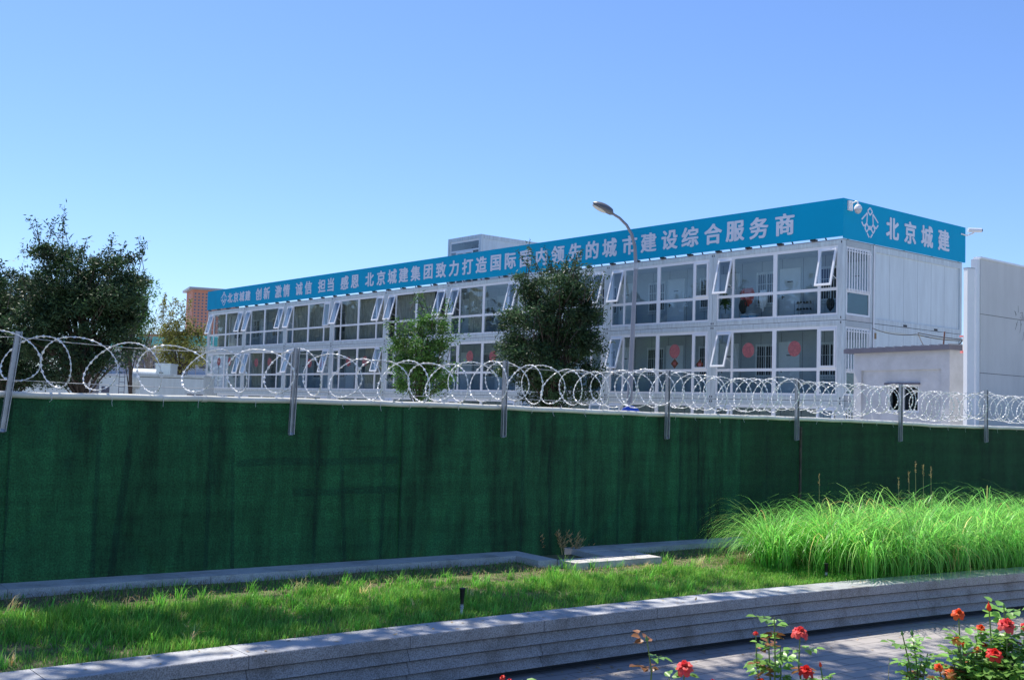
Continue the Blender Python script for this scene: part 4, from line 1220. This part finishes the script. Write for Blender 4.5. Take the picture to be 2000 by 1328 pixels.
# white containers in front of it
def cabin(label, px0, px1, pyt, Y, rz=BA + rad(90), name='site_cabin', dd=2.4):
    a = at(px0, pyt, Y); s = (px1 - px0) * Y / FPX
    o = thing(name, label, 'cabin', (a.x, a.y, 0), 0)
    MB().box(0, s, 0, dd, 0.15, a.z - 0.12).build('wall', m_panel, o)
    MB().box(-0.04, s + 0.04, -0.05, dd + .05, a.z - 0.119, a.z).build('roof', m_white, o)
    MB().box(-0.02, s + 0.02, -0.04, dd + .04, 0.0, 0.149).build('base_frame', m_white, o)
    return o, a, s
o, a, s = cabin('long white site cabin with small dark window at the foot of the big tree', 195, 273, 731, 70)
for pxw in (192 + 8,):
    MB().box(0.15, 0.65, -0.02, 0.0, a.z - 1.15, a.z - 0.75).build('window', m_mauve, o)
o, a, s = cabin('long white flat roofed site cabin running up to the left end of the office block', 274, 398, 730, 66)
MB().box(-0.0, s, -0.015, 0.0, a.z - 0.2, a.z - 0.17).build('seam', m_dark, o)
o, a, s = cabin('low white site cabin with ribbon windows at the office corner', 362, 400, 765, 62)
for i in range(2): MB().box(0.1 + i * 0.5, 0.5 + i * 0.5, -0.02, 0, a.z - 0.3, a.z - 0.1).build('window', m_mauve, o)
o, a, s = cabin('grey white box unit standing above the cabin roofs beside the olive tree', 304, 333, 709, 69, name='rooftop_unit', dd=1.5)
MB().box(0.25, 0.5, -0.02, 0, a.z - 0.62, a.z - 0.57).build('vent', m_dark, o)
o, a, s = cabin('pale blue white cabin seen under the crown of the big dark tree', 62, 142, 746, 74)
MB().box(0.2, s - .2, -0.015, 0.0, a.z - 0.3, a.z - 0.26).build('seam', m_dark, o)
o, a, s = cabin('pale cabin at the far left under the cut off tree', -60, 48, 752, 78)
MB().box(0.2, s - .2, -0.015, 0.0, a.z - 0.3, a.z - 0.26).build('seam', m_dark, o)
tk = thing('water_tank', 'pale horizontal cylinder tank with ladder standing by the site cabins', 'tank', at(252, 740, 67))
ztk = tk.location.z; tk.location.z = 0; z1 = at(252, 719, 67).z; z0_ = z1 - 1.25
MB().tube([(0, 0, (z0_ + z1) / 2), (1.5, 0.4, (z0_ + z1) / 2)], 0.62, 20).build('shell', m_white, tk)
MB().box(0.1, 0.3, -0.4, 0.4, 0, z0_ + 0.2).box(1.1, 1.3, -0.2, 0.6, 0, z0_ + 0.2).build('cradle', m_galv, tk)
mb = MB()
for x in (-0.35, -0.02): mb.box(x, x + 0.03, -0.75, -0.72, 0, z1 - 0.1)
zz = 0.3
while zz < z1 - 0.2: mb.box(-0.33, -0.01, -0.745, -0.725, zz, zz + 0.03); zz += 0.3
mb.build('ladder', m_mauve, tk)
# ------------------------------------------------------------------ shade trees beyond the left edge and above the view (their shadows dapple the foreground)
def canopy(name, label, base, H, blobs, nclus, nleaf):
    return tree(name, label, base, H, blobs, nclus, nleaf, 0.20, 0.11, m_leafshade, 0.22, spread=0.55, limb=0.97)
canopy('plane_tree', 'tall broad tree left of the view dappling the lawn', Vector((-11.0, 14.0, 0)), 14, [(3.0, -1.5, 10.8, 2.0, 1.1, 0.9), (4.8, -0.2, 10.9, 2.0, 1.1, 0.9), (6.6, 1.0, 11.0, 1.8, 1.0, 0.9), (8.4, 2.0, 11.0, 1.6, .9, 0.8), (9.8, 2.9, 11.0, 1.2, .8, 0.7), (1.5, -2.8, 10.9, 1.6, 1.0, .9)], 90, 4600)
canopy('plane_tree', 'second tall tree left of the view dappling the pavement', Vector((-10.0, 10.0, 0)), 14, [(6.0, 3.4, 11.6, 2.0, 1.0, 0.8), (8.6, 5.0, 11.7, 1.8, 1.0, 0.8), (10.6, 6.2, 11.8, 1.6, .9, 0.8), (12.4, 7.2, 11.8, 1.3, .7, 0.7), (3.5, 1.6, 11.5, 1.8, 1.2, 0.8)], 100, 8500)

# ------------------------------------------------------------------ lawn, straw, ornamental grass
m_grass = mat('lawn_grass', (0.14, 0.46, 0.06), 0.5, tint=True, transl=0.35, spec=0.25)
m_tallgrass = mat('ornamental_grass_blade', (0.28, 0.68, 0.14), 0.35, tint=True, transl=0.55, spec=0.3)
m_straw = mat('dry_straw', (0.42, 0.33, 0.18), 0.8, tint=True, transl=0.2)
def blades(P, H, Wd, bend, D, segs_=3, droop=0.0, T=None):
    """arching blades: P roots, H lengths, bend 0..1, D horizontal heading"""
    n = len(P); D = unit(D); side = np.stack([-D[:, 1], D[:, 0], np.zeros(n)], 1)
    rows = []
    pos = P.copy(); ang = bend[:, None] * 0.2
    for k in range(segs_ + 1):
        w = (Wd * (1 - (k / segs_) ** 1.5) + 0.0006)[:, None] * 0.5
        rows.append(pos - side * w); rows.append(pos + side * w)
        u = (k + 0.5) / segs_
        th = bend[:, None] * (0.25 + 1.35 * u) + droop * u * u
        step = (H / segs_)[:, None]
        pos = pos + step * (np.concatenate([D[:, :2], np.zeros((n, 1))], 1) * np.sin(th) + np.array([0, 0, 1.0]) * np.cos(th))
    V = np.stack(rows, 1)   # n, 2(k+1), 3
    m_ = 2 * (segs_ + 1)
    base_ = (np.arange(n) * m_)[:, None, None]
    f = np.array([[2 * k, 2 * k + 1, 2 * k + 3, 2 * k + 2] for k in range(segs_)])[None]
    F = (base_ + f).reshape(-1, 4)
    return V.reshape(-1, 3), F, np.repeat(T, m_, 0)
def bed_points(n, x0, x1, f0, f1):
    X = rng.uniform(x0, x1, n); fr = rng.uniform(f0, f1, n)
    A = np.array([tuple(wall_pt(x, 0.42)) for x in X])
    t = (A[:, 0] * 0.8115 + A[:, 1] * 0.5843) - (-0.135 * 0.8115 + 14.56 * 0.5843)
    B_ = np.array([tuple(fence_pt(tt, -0.48)) for tt in t])
    P = A + (B_ - A) * fr[:, None]
    return np.concatenate([P, (0.47 + 0.05 * fr)[:, None]], 1), fr, X
def vnoise(x, y, s, seed=0):
    r = np.random.default_rng(seed); G = r.uniform(0, 1, (64, 64))
    u = (x * s) % 64; v = (y * s) % 64
    i, j = u.astype(int), v.astype(int); a, b = u - i, v - j
    a = a * a * (3 - 2 * a); b = b * b * (3 - 2 * b)
    g = lambda p, q: G[p % 64, q % 64]
    return g(i, j) * (1 - a) * (1 - b) + g(i + 1, j) * a * (1 - b) + g(i, j + 1) * (1 - a) * b + g(i + 1, j + 1) * a * b
def lawn():
    P, fr, X = bed_points(230000, -5.5, 9.5, 0.0, 1.0)
    nz = vnoise(P[:, 0] + 50, P[:, 1], 1.6, 3) * .6 + vnoise(P[:, 0] + 50, P[:, 1], 4.5, 4) * .4
    dry = (fr > np.interp(X, [-4, 1, 2, 6], [0.70, 0.70, 0.55, 0.5]) + 0.10 * (nz - .5) * 2) & (X > -3.6)
    notch = (P[:, 0] * 0.8115 + P[:, 1] * 0.5843) - (-0.135 * 0.8115 + 14.56 * 0.5843)
    off = -(P[:, 0] + 0.135) * -0.5843 * -1
    o_ = (P[:, 0] + 0.135) * -0.5843 + (P[:, 1] - 14.56) * 0.8115
    stone = (notch > -0.02) & (notch < 1.8) & (o_ > -1.32)
    dens = np.where(dry, 0.14, np.clip(0.55 + 0.8 * (nz - 0.35), 0.25, 1))
    keep = (rng.uniform(0, 1, len(P)) < dens) & ~stone
    P, fr, nz, dry = P[keep], fr[keep], nz[keep], dry[keep]
    n = len(P)
    H = (0.04 + 0.14 * np.clip(nz - 0.15, 0, 1) * rng.uniform(0.5, 1.5, n)) * np.interp(P[:, 0], [-5, -1, 4], [1.15, 0.9, 0.6]) * np.where(dry, 0.7, 1)
    D = rng.normal(size=(n, 3)) + np.array([0.5, -0.2, 0]); D[:, 2] = 0
    v = rng.uniform(0.5, 1.45, n); yl = rng.uniform(0, 1, n) ** 3
    T = np.stack([v * (0.8 + 2.2 * yl + 0.5 * nz), v * (0.9 + 0.35 * yl + 0.15 * nz), v * (1 + 1.2 * yl)], 1)
    V, F, T = blades(P, H, rng.uniform(0.0045, 0.010, n), rng.uniform(0.1, 0.9, n), D, 3, 0, T)
    tag(link('lawn_grass', np_mesh('lawn_grass', V, F, m_grass, T)), 'short patchy green lawn in the raised bed between granite wall and kerb', 'grass', kind='stuff')
    # taller tufts
    C0, fr, X = bed_points(420, -5.5, 4.5, 0.02, 0.8)
    keep = rng.uniform(0, 1, len(C0)) < np.interp(C0[:, 0], [-5, -1, 4], [1, .7, .25]); C0 = C0[keep]
    P = np.repeat(C0, 22, 0); n = len(P); P[:, :2] += rng.normal(0, 0.025, (n, 2))
    D = rng.normal(size=(n, 3)) + np.array([0.5, -0.1, 0]); D[:, 2] = 0
    v = rng.uniform(0.7, 1.6, n); yl = rng.uniform(0, 1, n) ** 2
    T = np.stack([v * (1 + 1.2 * yl), v * (1.05 + 0.2 * yl), v * (1 + .6 * yl)], 1)
    dd_ = np.repeat(rng.uniform(0, 1, len(C0)) < 0.10, 22); T[dd_] = T[dd_] * np.array([3.4, 1.15, 4.0])
    V, F, T = blades(P, rng.uniform(0.08, 0.22, n) * np.repeat(rng.uniform(.6, 1.1, len(C0)), 22), rng.uniform(0.005, 0.011, n), rng.uniform(0.2, 0.9, n), D, 4, 0.3, T)
    tag(link('grass_tufts', np_mesh('grass_tufts', V, F, m_grass, T)), 'longer bright grass tufts standing out of the lawn towards the left', 'grass', kind='stuff')
    # dry clippings
    P, fr, X = bed_points(26000, -4.2, 6.5, 0.0, 1.0)
    nz = vnoise(P[:, 0] + 50, P[:, 1], 1.3, 8) * .6 + vnoise(P[:, 0] + 50, P[:, 1], 5, 9) * .4
    pr = np.clip((fr - np.interp(X, [1, 2], [0.62, 0.5])) * 4, 0, 1) * np.clip(nz * 1.9 - .35, 0, 1) + 0.05
    notch = (P[:, 0] * 0.8115 + P[:, 1] * 0.5843) - (-0.135 * 0.8115 + 14.56 * 0.5843)
    o_ = (P[:, 0] + 0.135) * -0.5843 + (P[:, 1] - 14.56) * 0.8115
    stone = (notch > -0.02) & (notch < 1.8) & (o_ > -1.32)
    keep = (rng.uniform(0, 1, len(P)) < pr) & ~stone; P = P[keep]; n = len(P)
    P[:, 2] += rng.uniform(0.005, 0.03, n)
    D = rng.normal(size=(n, 3)); D[:, 2] = 0
    v = rng.uniform(0.5, 1.4, n); T = np.stack([v, v * rng.uniform(.85, 1.05, n), v], 1)
    V, F, T = blades(P, rng.uniform(0.04, 0.13, n), rng.uniform(0.002, 0.006, n), rng.uniform(1.2, 1.6, n) * .9, D, 2, 0, T)
    tag(link('dry_clippings', np_mesh('dry_clippings', V, F, m_straw, T)), 'pale dry straw clippings scattered along the kerb', 'straw', kind='stuff')
lawn()
def tall_grass():
    VV, FF, TT = [], [], []; off = 0
    cl = []
    for px in np.arange(1504, 2500, 40):
        for row in range(4):
            if px < (1700, 1600, 0, 0)[row]: continue
            cl.append((px + rng.uniform(-15, 15), row))
    for px, row in cl:
        # root position: between the cap back edge and two thirds across the bed
        d = (px - 1000) / FPX
        # intersect view line x = d*y with the offset wall curve
        xlo, xhi = 0.5, 25
        for _ in range(30):
            xm_ = (xlo + xhi) / 2
            p = wall_pt(xm_, 0.62 + row * 0.48)
            if p.x / p.y < d: xlo = xm_
            else: xhi = xm_
        px0_ = 1440
        if row > 0 and px < 1470 and rng.uniform() < .0: continue
        c = np.array([p.x, p.y, 0.48])
        n = 240 if row < 3 else 200
        if p.y > 19: n //= 2
        ang = rng.uniform(0, 2 * math.pi, n); D = np.stack([np.cos(ang), np.sin(ang), np.zeros(n)], 1)
        P = c + D * (rng.uniform(0, 1, n) ** 0.6 * 0.16)[:, None]
        D = D + rng.normal(size=D.shape) * 0.35; D[:, 2] = 0; D += np.array([-0.12, -0.10, 0])
        H = rng.uniform(0.85, 1.65, n) * (0.88 if px < 1600 else 1.0) * rng.uniform(0.88, 1.08)
        bend = np.clip(np.abs(rng.normal(0.70, 0.28, n)) + 0.12, 0.12, 1.15)
        v = rng.uniform(0.35, 1.6, n); yl = rng.uniform(0, 1, n) ** 2.5
        tone = rng.uniform(0.85, 1.12)
        T = np.stack([v * tone * (0.75 + 0.9 * yl), v * (0.9 + 0.2 * yl) * tone, v * (0.8 + 0.5 * yl)], 1)
        dead = rng.uniform(0, 1, n) < 0.035
        T[dead] *= np.array([3.2, 1.2, 2.2])
        V, F, T = blades(P, H, rng.uniform(0.008, 0.018, n), bend, D, 8, 1.7, T)
        VV.append(V); FF.append(F + off); TT.append(T); off += len(V)
    me = np_mesh('ornamental_grass', np.concatenate(VV), np.concatenate(FF), m_tallgrass, np.concatenate(TT))
    tag(link('ornamental_grass', me), 'tall arching bright green ornamental grass filling the right end of the raised bed', 'ornamental grass', kind='stuff')
    # seed heads
    for px, py, w_b in ((1600, 930, 0), (1775, 925, 0), (1788, 905, 0), (1803, 912, 0), (1818, 916, 0), (1755, 937, 0)):
        p = at(px, py, 16.0); b = Vector((p.x - 0.05, 16.0 - 0.1, 0.5)) - p
        o = thing('seed_head', {1600: 'single feathery seed head rising left of centre in the tall grass', 1775: 'leftmost thin seed head of the upright cluster over the tall grass', 1788: 'tallest buff seed head standing above the tall grass', 1803: 'straight buff seed head just right of the tallest one', 1818: 'right leaning buff seed head of the cluster over the grass', 1755: 'short seed head left of the upright cluster'}[px], 'seed head', p, 0, 'seed heads over the tall grass')
        MB().tube([b, b * 0.5 + Vector((0.02, 0, 0)), (0, 0, 0)], [0.004, 0.003, 0.002], 4).build('stalk', m_straw_plain, o)
        V, F, T = leaves(np.stack([rng.normal(0, .005, 36), rng.normal(0, .005, 36), rng.uniform(-0.14, 0.02, 36)], 1), 0.03, 0.007, D=np.tile([0.1, 0, 2.0], (36, 1)))
        link('spikelets', np_mesh('spikelets', V, F, m_straw, T), o)
m_straw_plain = mat('straw_stalk', (0.35, 0.33, 0.16), 0.7, 0.2)
tall_grass()

def litter():
    n = 420
    X = rng.uniform(-3, 9, n); off = rng.uniform(-5.5, 0.05, n) ; off = np.where(rng.uniform(0, 1, n) < .45, rng.uniform(-.35, 0.03, n), off)
    P = np.array([[*wall_pt(x, o), 0.006] for x, o in zip(X, off)])
    k = 60; Pc = np.array([[*wall_pt(x, o), 0.506] for x, o in zip(rng.uniform(-4, 9, k), rng.uniform(0.05, 0.36, k))])
    P = np.concatenate([P, Pc]); D = rng.normal(size=P.shape); D[:, 2] *= 0.05
    V, F, T = leaves(P, 0.045, 0.022, up=6, D=D * 2)
    V[:, 2] = np.maximum(V[:, 2], np.repeat(P[:, 2], 4) - .002)
    tag(link('fallen_leaves', np_mesh('fallen_leaves', V, F, m_straw, T)), 'small dry leaves scattered on the paving and granite cap', 'leaf litter', kind='stuff')
litter()
# weeds in the notch
def weed(px, py, label, n=1, hgt=0.3, seed=0):
    p = atz(px, py, 0.5); o = thing('weed', label, 'weed', p, 0, 'weeds in the kerb notch')
    r = random.Random(seed); mb = MB(); PP = []
    for k in range(n):
        tip = Vector((r.uniform(-.12, .12), r.uniform(-.08, .08), hgt * r.uniform(.6, 1.1)))
        mb.tube([(0, 0, 0), tip * 0.5 + Vector((0.01, 0, 0.02)), tip], [0.004, 0.003, 0.002], 4)
        for u in np.linspace(0.35, 1, 7): PP.append([*(tip * u)])
    mb.build('stalk', m_straw_plain, o)
    P = np.repeat(np.array(PP), 5, 0) + rng.normal(size=(len(PP) * 5, 3)) * 0.012
    V, F, T = leaves(P, 0.07, 0.012, D=np.tile([0.3, 0, 1.0], (len(P), 1)))
    link('leaves', np_mesh('leaves', V, F, m_straw, T), o)
weed(1098, 1084, 'left tall feathery weed growing in the kerb notch', 3, 0.34, 1)
weed(1122, 1086, 'middle branching weed with buff seed tips in the kerb notch', 4, 0.32, 2)
weed(1152, 1078, 'right short weed against the concrete notch edge', 3, 0.24, 3)
weed(1062, 1084, 'thin pale weed leaning on the green cloth by the notch', 2, 0.30, 4)

# ------------------------------------------------------------------ irrigation risers
def riser(px, pyb, pyt, label, collar=True, s=1.0):
    p = atz(px, pyb, 0.49); k = (p.y / FPX)
    hh = (pyb - pyt) * k; p.z = 0.46; hh += 0.03
    o = thing('irrigation_riser', label, 'sprinkler', p, 0, 'irrigation risers in the raised bed')
    MB().tube([(0, 0, 0), (0.003, 0, hh * 0.5)], 0.013, 10).build('pipe', m_pot if collar else m_black, o)
    MB().lathe((0.003, 0, hh * 0.45), [(0.018, 0), (0.018, hh * .2), (0.021, hh * .22), (0.025, hh * .50), (0.031, hh * .52), (0.031, hh * .55), (0.001, hh * .56)], 16).build('sprinkler_head', m_black, o)
    mb = MB(); [mb.lathe((0.003, 0, hh * (0.30 + .06 * q)), [(0.014, 0), (0.019, 0.004), (0.019, 0.01), (0.014, 0.014)], 12) for q in range(3)]
    mb.build('thread_collar', m_galv, o)
riser(901, 1200, 1149, 'black irrigation riser standing in the lawn close to the granite wall')
riser(813, 1094, 1055, 'irrigation riser with white lower pipe beside the far kerb')
riser(1613, 1128, 1100, 'stubby black riser at the front foot of the ornamental grass', False)
riser(1383, 1068, 1030, 'riser half hidden at the left flank of the ornamental grass')

# ------------------------------------------------------------------ rose bed in the foreground
m_rleaf = mat('rose_leaf', (0.22, 0.44, 0.10), 0.35, tint=True, transl=0.42, spec=0.5)
m_rleafr = mat('rose_leaf_bronze', (0.26, 0.12, 0.05), 0.4, tint=True, transl=0.3)
m_rstem = mat('rose_stem', (0.13, 0.20, 0.05), 0.5, 0.2, 30)
m_sepal = mat('rose_sepal', (0.10, 0.22, 0.05), 0.5, 0.2, 30)
def petalmat(name, c, c2): return mat(name, c, 0.5, 0.0, 25, col2=c2, transl=0.35, spec=0.3)
PM = dict(pink=petalmat('pink_red_petal', (0.85, 0.05, 0.09), (0.80, 0.16, 0.10)), red=petalmat('scarlet_petal', (0.72, 0.02, 0.03), (0.82, 0.07, 0.04)),
          orange=petalmat('orange_petal', (0.82, 0.06, 0.02), (0.88, 0.18, 0.04)), mix=petalmat('flame_petal', (0.80, 0.06, 0.04), (0.92, 0.5, 0.12)), bud=m_sepal)
mb = MB(); mb.box(-7, 12, 2.0, 7.4, 0.0, 0.42)
tag(mb.build('flower_bed', m_soil), kind='structure')
def rose_leaflets(P, D, s, n=5):
    s = s * 1.3
    """compound leaves -> folded pointed leaflets, each 6 verts"""
    V, F, T = [], [], []
    for p, d in zip(P, D):
        d = Vector(d).normalized(); side = d.cross(Vector((0, 0, 1)))
        side = side.normalized() if side.length > .1 else Vector((1, 0, 0)); upv = side.cross(d)
        tone = rng.uniform(0.7, 1.35); sp = s * rng.uniform(.8, 1.4)
        pos = [(1.0, 0, 0), (0.62, 0.42, .9), (0.62, -0.42, -.9), (0.25, 0.34, 1.1), (0.25, -0.34, -1.1)][:n]
        for (a, b_, tw) in pos:
            c = Vector(p) + d * sp * 2.0 * a + side * sp * 0.25 * b_ * 2
            dd = (d * (1 if b_ == 0 else 0.35) + side * b_ * 2.2 + upv * rng.uniform(-.35, .25)).normalized()
            ss = dd.cross(upv).normalized(); uu = ss.cross(dd)
            l, w = sp * 1.25, sp * 0.52
            vs = [c, c + dd * l * .3 + ss * w + uu * w * .25, c + dd * l * .7 + ss * w * .75 + uu * w * .15, c + dd * l - uu * w * .35, c + dd * l * .7 - ss * w * .75 + uu * w * .15, c + dd * l * .3 - ss * w + uu * w * .25]
            o_ = len(V); V += [tuple(v) for v in vs]; mid = [o_, o_ + 3]
            F += [(o_, o_ + 1, o_ + 2, o_ + 3), (o_, o_ + 3, o_ + 4, o_ + 5)]
            t_ = tone * rng.uniform(.85, 1.15); T += [(t_ * 1.05, t_, t_)] * 6
    return np.array(V), np.array(F), np.array(T)
def rose_flower(kind, r, axis):
    mb = MB(); axis = Vector(axis).normalized(); q = axis.to_track_quat('Z', 'Y').to_matrix().to_4x4()
    rr = random.Random(int(r * 1e5) + len(kind))
    for ring, (n, open_, rad_, hh) in enumerate(((3, 8, .28, .75), (4, 18, .45, .78), (5, 36, .70, .72), (6, 58, .95, .62), (6, 80, 1.05, .45))):
        for k in range(n):
            a = 2 * math.pi * (k + 0.5 * (ring % 2)) / n + rr.uniform(-.2, .2)
            T = q @ Matrix.Rotation(a, 4, 'Z')
            nu, nv = 5, 5; vs = []
            op = rad(open_ + rr.uniform(-9, 9)); Lp = r * (0.85 + 0.25 * ring / 4) * rr.uniform(.9, 1.1)
            for i in range(nu):
                u = i / (nu - 1)
                for j in range(nv):
                    v = j / (nv - 1) - .5
                    wd = Lp * 1.0 * math.sin(math.pi * (0.12 + 0.72 * u)) ** .8
                    th = op * (0.35 + 0.65 * u) + (0.5 * u ** 3 if ring > 1 else -0.2 * u)
                    x = Lp * u * math.sin(th) + 0.06 * r + 0.10 * r * ring / 4
                    z = Lp * u * math.cos(th) - 0.22 * r * ring / 4
                    vs.append(T @ Vector((x - wd * 0.55 * (v * 2) ** 2 * (1 - op / 2.4) * .6, wd * v, z + 0.05 * r * math.sin(v * 9 + k) * u)))
            mb.add(vs, [(i * nv + j, (i + 1) * nv + j, (i + 1) * nv + j + 1, i * nv + j + 1) for i in range(nu - 1) for j in range(nv - 1)], 0, True)
    return mb
def rose(label, Y, stems, leafn=1.0, s=0.024, bronze=0.2, group='roses in the foreground bed'):
    """stems: (px, py, kind, size_px, px_base, tilt)"""
    b0 = at(stems[0][4], 1400, Y); o = thing('rose_bush', label, 'rose', (b0.x, Y, 0.42), 0, group)
    O = Vector((b0.x, Y, 0.42)); LP, LD = [], []
    for (px, py, kind, sz, pb, dy) in stems:
        tip = at(px, py, Y + dy) - O; bas = at(pb, 1370, Y + dy * .5) - O
        root = Vector((bas.x * .3, bas.y * .3, 0))
        mid = bas.lerp(tip, .5) + Vector((random.uniform(-.02, .02), 0, 0))
        pts = [root, bas, mid, tip]
        MB().tube(pts, [0.006, 0.0045, 0.0035, 0.0026], 6).build('stem', m_rstem, o)
        r = sz / 2 * (Y + dy) / FPX * 0.76
        ax = (tip - mid).normalized() + Vector((random.uniform(-.25, .25), -0.35 - random.uniform(0, .4), 0.1))
        if kind == 'bud' or kind == 'obud':
            mb = MB(); T_ = (tip - mid).normalized().to_track_quat('Z', 'Y').to_matrix().to_4x4()
            mb.lathe(tip, [(.3 * r, 0), (.9 * r, .5 * r), (1.0 * r, 1.1 * r), (.6 * r, 2.2 * r), (.12 * r, 3.2 * r), (.02 * r, 3.9 * r)], 8, 0, T_)
            mb.build('bud', m_sepal if kind == 'bud' else PM['orange'], o)
        elif kind != 'tip':
            rose_flower(kind, r, ax).build('flower', PM[kind], o, tip)
            mb = MB(); T_ = Matrix.Identity(4)
            mb.lathe(tip, [(.1 * r, -.5 * r), (.3 * r, -.3 * r), (.34 * r, 0), (.15 * r, .1 * r)], 8, 0, ax.to_track_quat('Z', 'Y').to_matrix().to_4x4()); mb.build('calyx', m_sepal, o)
        Ls = (tip - bas).length; n = int(Ls / 0.028 * leafn * 0.85) + 1
        for k in range(n):
            u = (k + random.random()) / n
            if kind not in ('tip', 'bud') and u > 0.78: continue
            p = bas.lerp(tip, u); LP.append(p); a = k * 2.4 + random.random(); LD.append((math.cos(a), math.sin(a) * .8, random.uniform(-.15, .5)))
    if LP:
        LP = np.array([tuple(p) for p in LP]); LD = np.array(LD)
        msk = rng.uniform(0, 1, len(LP)) < bronze
        for mm_, sel, nm in ((m_rleaf, ~msk, 'leaves'), (m_rleafr, msk, 'bronze_leaves')):
            if sel.sum():
                V, F, T = rose_leaflets(LP[sel], LD[sel], s)
                link(nm, np_mesh(nm, V, F, mm_, T), o)
    return o
rose('slender rose shoot with a closed bud and few pale leaves, leftmost tall stem', 5.0, [(1264, 1252, 'bud', 9, 1268, 0)], 0.75, 0.021, 0.35)
rose('single open coral pink rose low against the wall shadow', 5.0, [(1337, 1303, 'pink', 40, 1340, 0), (1306, 1322, 'tip', 0, 1315, 0.1)], 1.0)
rose('leafy tall rose shoot beside two pink red blooms', 4.9, [(1512, 1205, 'tip', 0, 1512, 0), (1500, 1240, 'tip', 0, 1506, .08), (1524, 1262, 'tip', 0, 1516, .05), (1563, 1234, 'pink', 36, 1572, .1), (1574, 1310, 'red', 34, 1566, .02), (1603, 1302, 'obud', 8, 1598, .05), (1476, 1236, 'red', 12, 1490, .12)], 0.85, 0.023, 0.3)
rose('bushy rose shoot topped by two green buds left of the big bush', 5.0, [(1763, 1240, 'bud', 8, 1785, 0), (1782, 1240, 'bud', 9, 1792, .05), (1800, 1290, 'tip', 0, 1795, 0), (1770, 1296, 'tip', 0, 1785, .05), (1812, 1275, 'tip', 0, 1802, .08)], 1.15, 0.021, 0.15)
rose('big rose bush crowded with scarlet and orange blooms in the corner', 4.8, [(1872, 1197, 'orange', 28, 1895, 0), (1932, 1192, 'obud', 13, 1950, .05), (1961, 1187, 'bud', 8, 1965, .1), (1966, 1220, 'pink', 40, 1972, 0), (1915, 1226, 'orange', 22, 1925, .1), (1869, 1249, 'mix', 22, 1890, 0), (1880, 1256, 'orange', 16, 1895, .05), (1921, 1260, 'red', 18, 1930, .08), (1942, 1277, 'red', 36, 1945, -.08), (1908, 1266, 'mix', 14, 1915, 0), (2003, 1222, 'pink', 22, 2005, .1), (1990, 1262, 'tip', 0, 1990, 0), (1975, 1290, 'tip', 0, 1975, -.1), (1960, 1310, 'tip', 0, 1962, -.12), (1920, 1305, 'tip', 0, 1925, -.1), (1995, 1300, 'tip', 0, 1996, -.15), (1900, 1290, 'tip', 0, 1905, -.05), (2015, 1270, 'tip', 0, 2015, 0), (2030, 1250, 'tip', 0, 2030, .1), (1885, 1275, 'tip', 0, 1890, .06), (1950, 1245, 'tip', 0, 1952, .12), (1935, 1300, 'tip', 0, 1938, -.05), (1978, 1250, 'tip', 0, 1980, .05), (1905, 1240, 'tip', 0, 1912, .1), (1865, 1290, 'tip', 0, 1868, .05)], 1.6, 0.024, 0.12)
rose('low flame coloured roses between the shoot with two buds and the big bush', 4.8, [(1833, 1302, 'orange', 20, 1840, 0), (1858, 1316, 'mix', 30, 1862, 0), (1889, 1309, 'pink', 16, 1890, .05), (1846, 1318, 'tip', 0, 1848, 0), (1875, 1320, 'tip', 0, 1878, -.05), (1820, 1322, 'tip', 0, 1822, 0)], 1.5, 0.022, 0.12)
rose('tip of a red rose just entering the bottom edge left of the slender shoot', 5.0, [(981, 1322, 'red', 13, 985, 0), (995, 1328, 'red', 12, 996, .05)], 0.2)
rose('orange rose half cut by the bottom edge beside the leafy shoot', 4.9, [(1487, 1332, 'orange', 26, 1488, 0), (1438, 1336, 'orange', 16, 1440, 0), (1392, 1330, 'red', 14, 1393, .05), (1530, 1322, 'tip', 0, 1532, .05), (1550, 1328, 'tip', 0, 1551, 0), (1622, 1322, 'tip', 0, 1620, .05)], 0.9)
st = thing('dry_grass_stalk', 'single thin dry grass stalk rising in front of the paving', 'weed', at(1736, 1380, 5.0))
MB().tube([(0, 0, -0.3), at(1735, 1330, 5.0) - st.location, at(1737, 1284, 5.0) - st.location], [0.002, 0.0018, 0.001], 4).build('stalk', m_straw_plain, st)
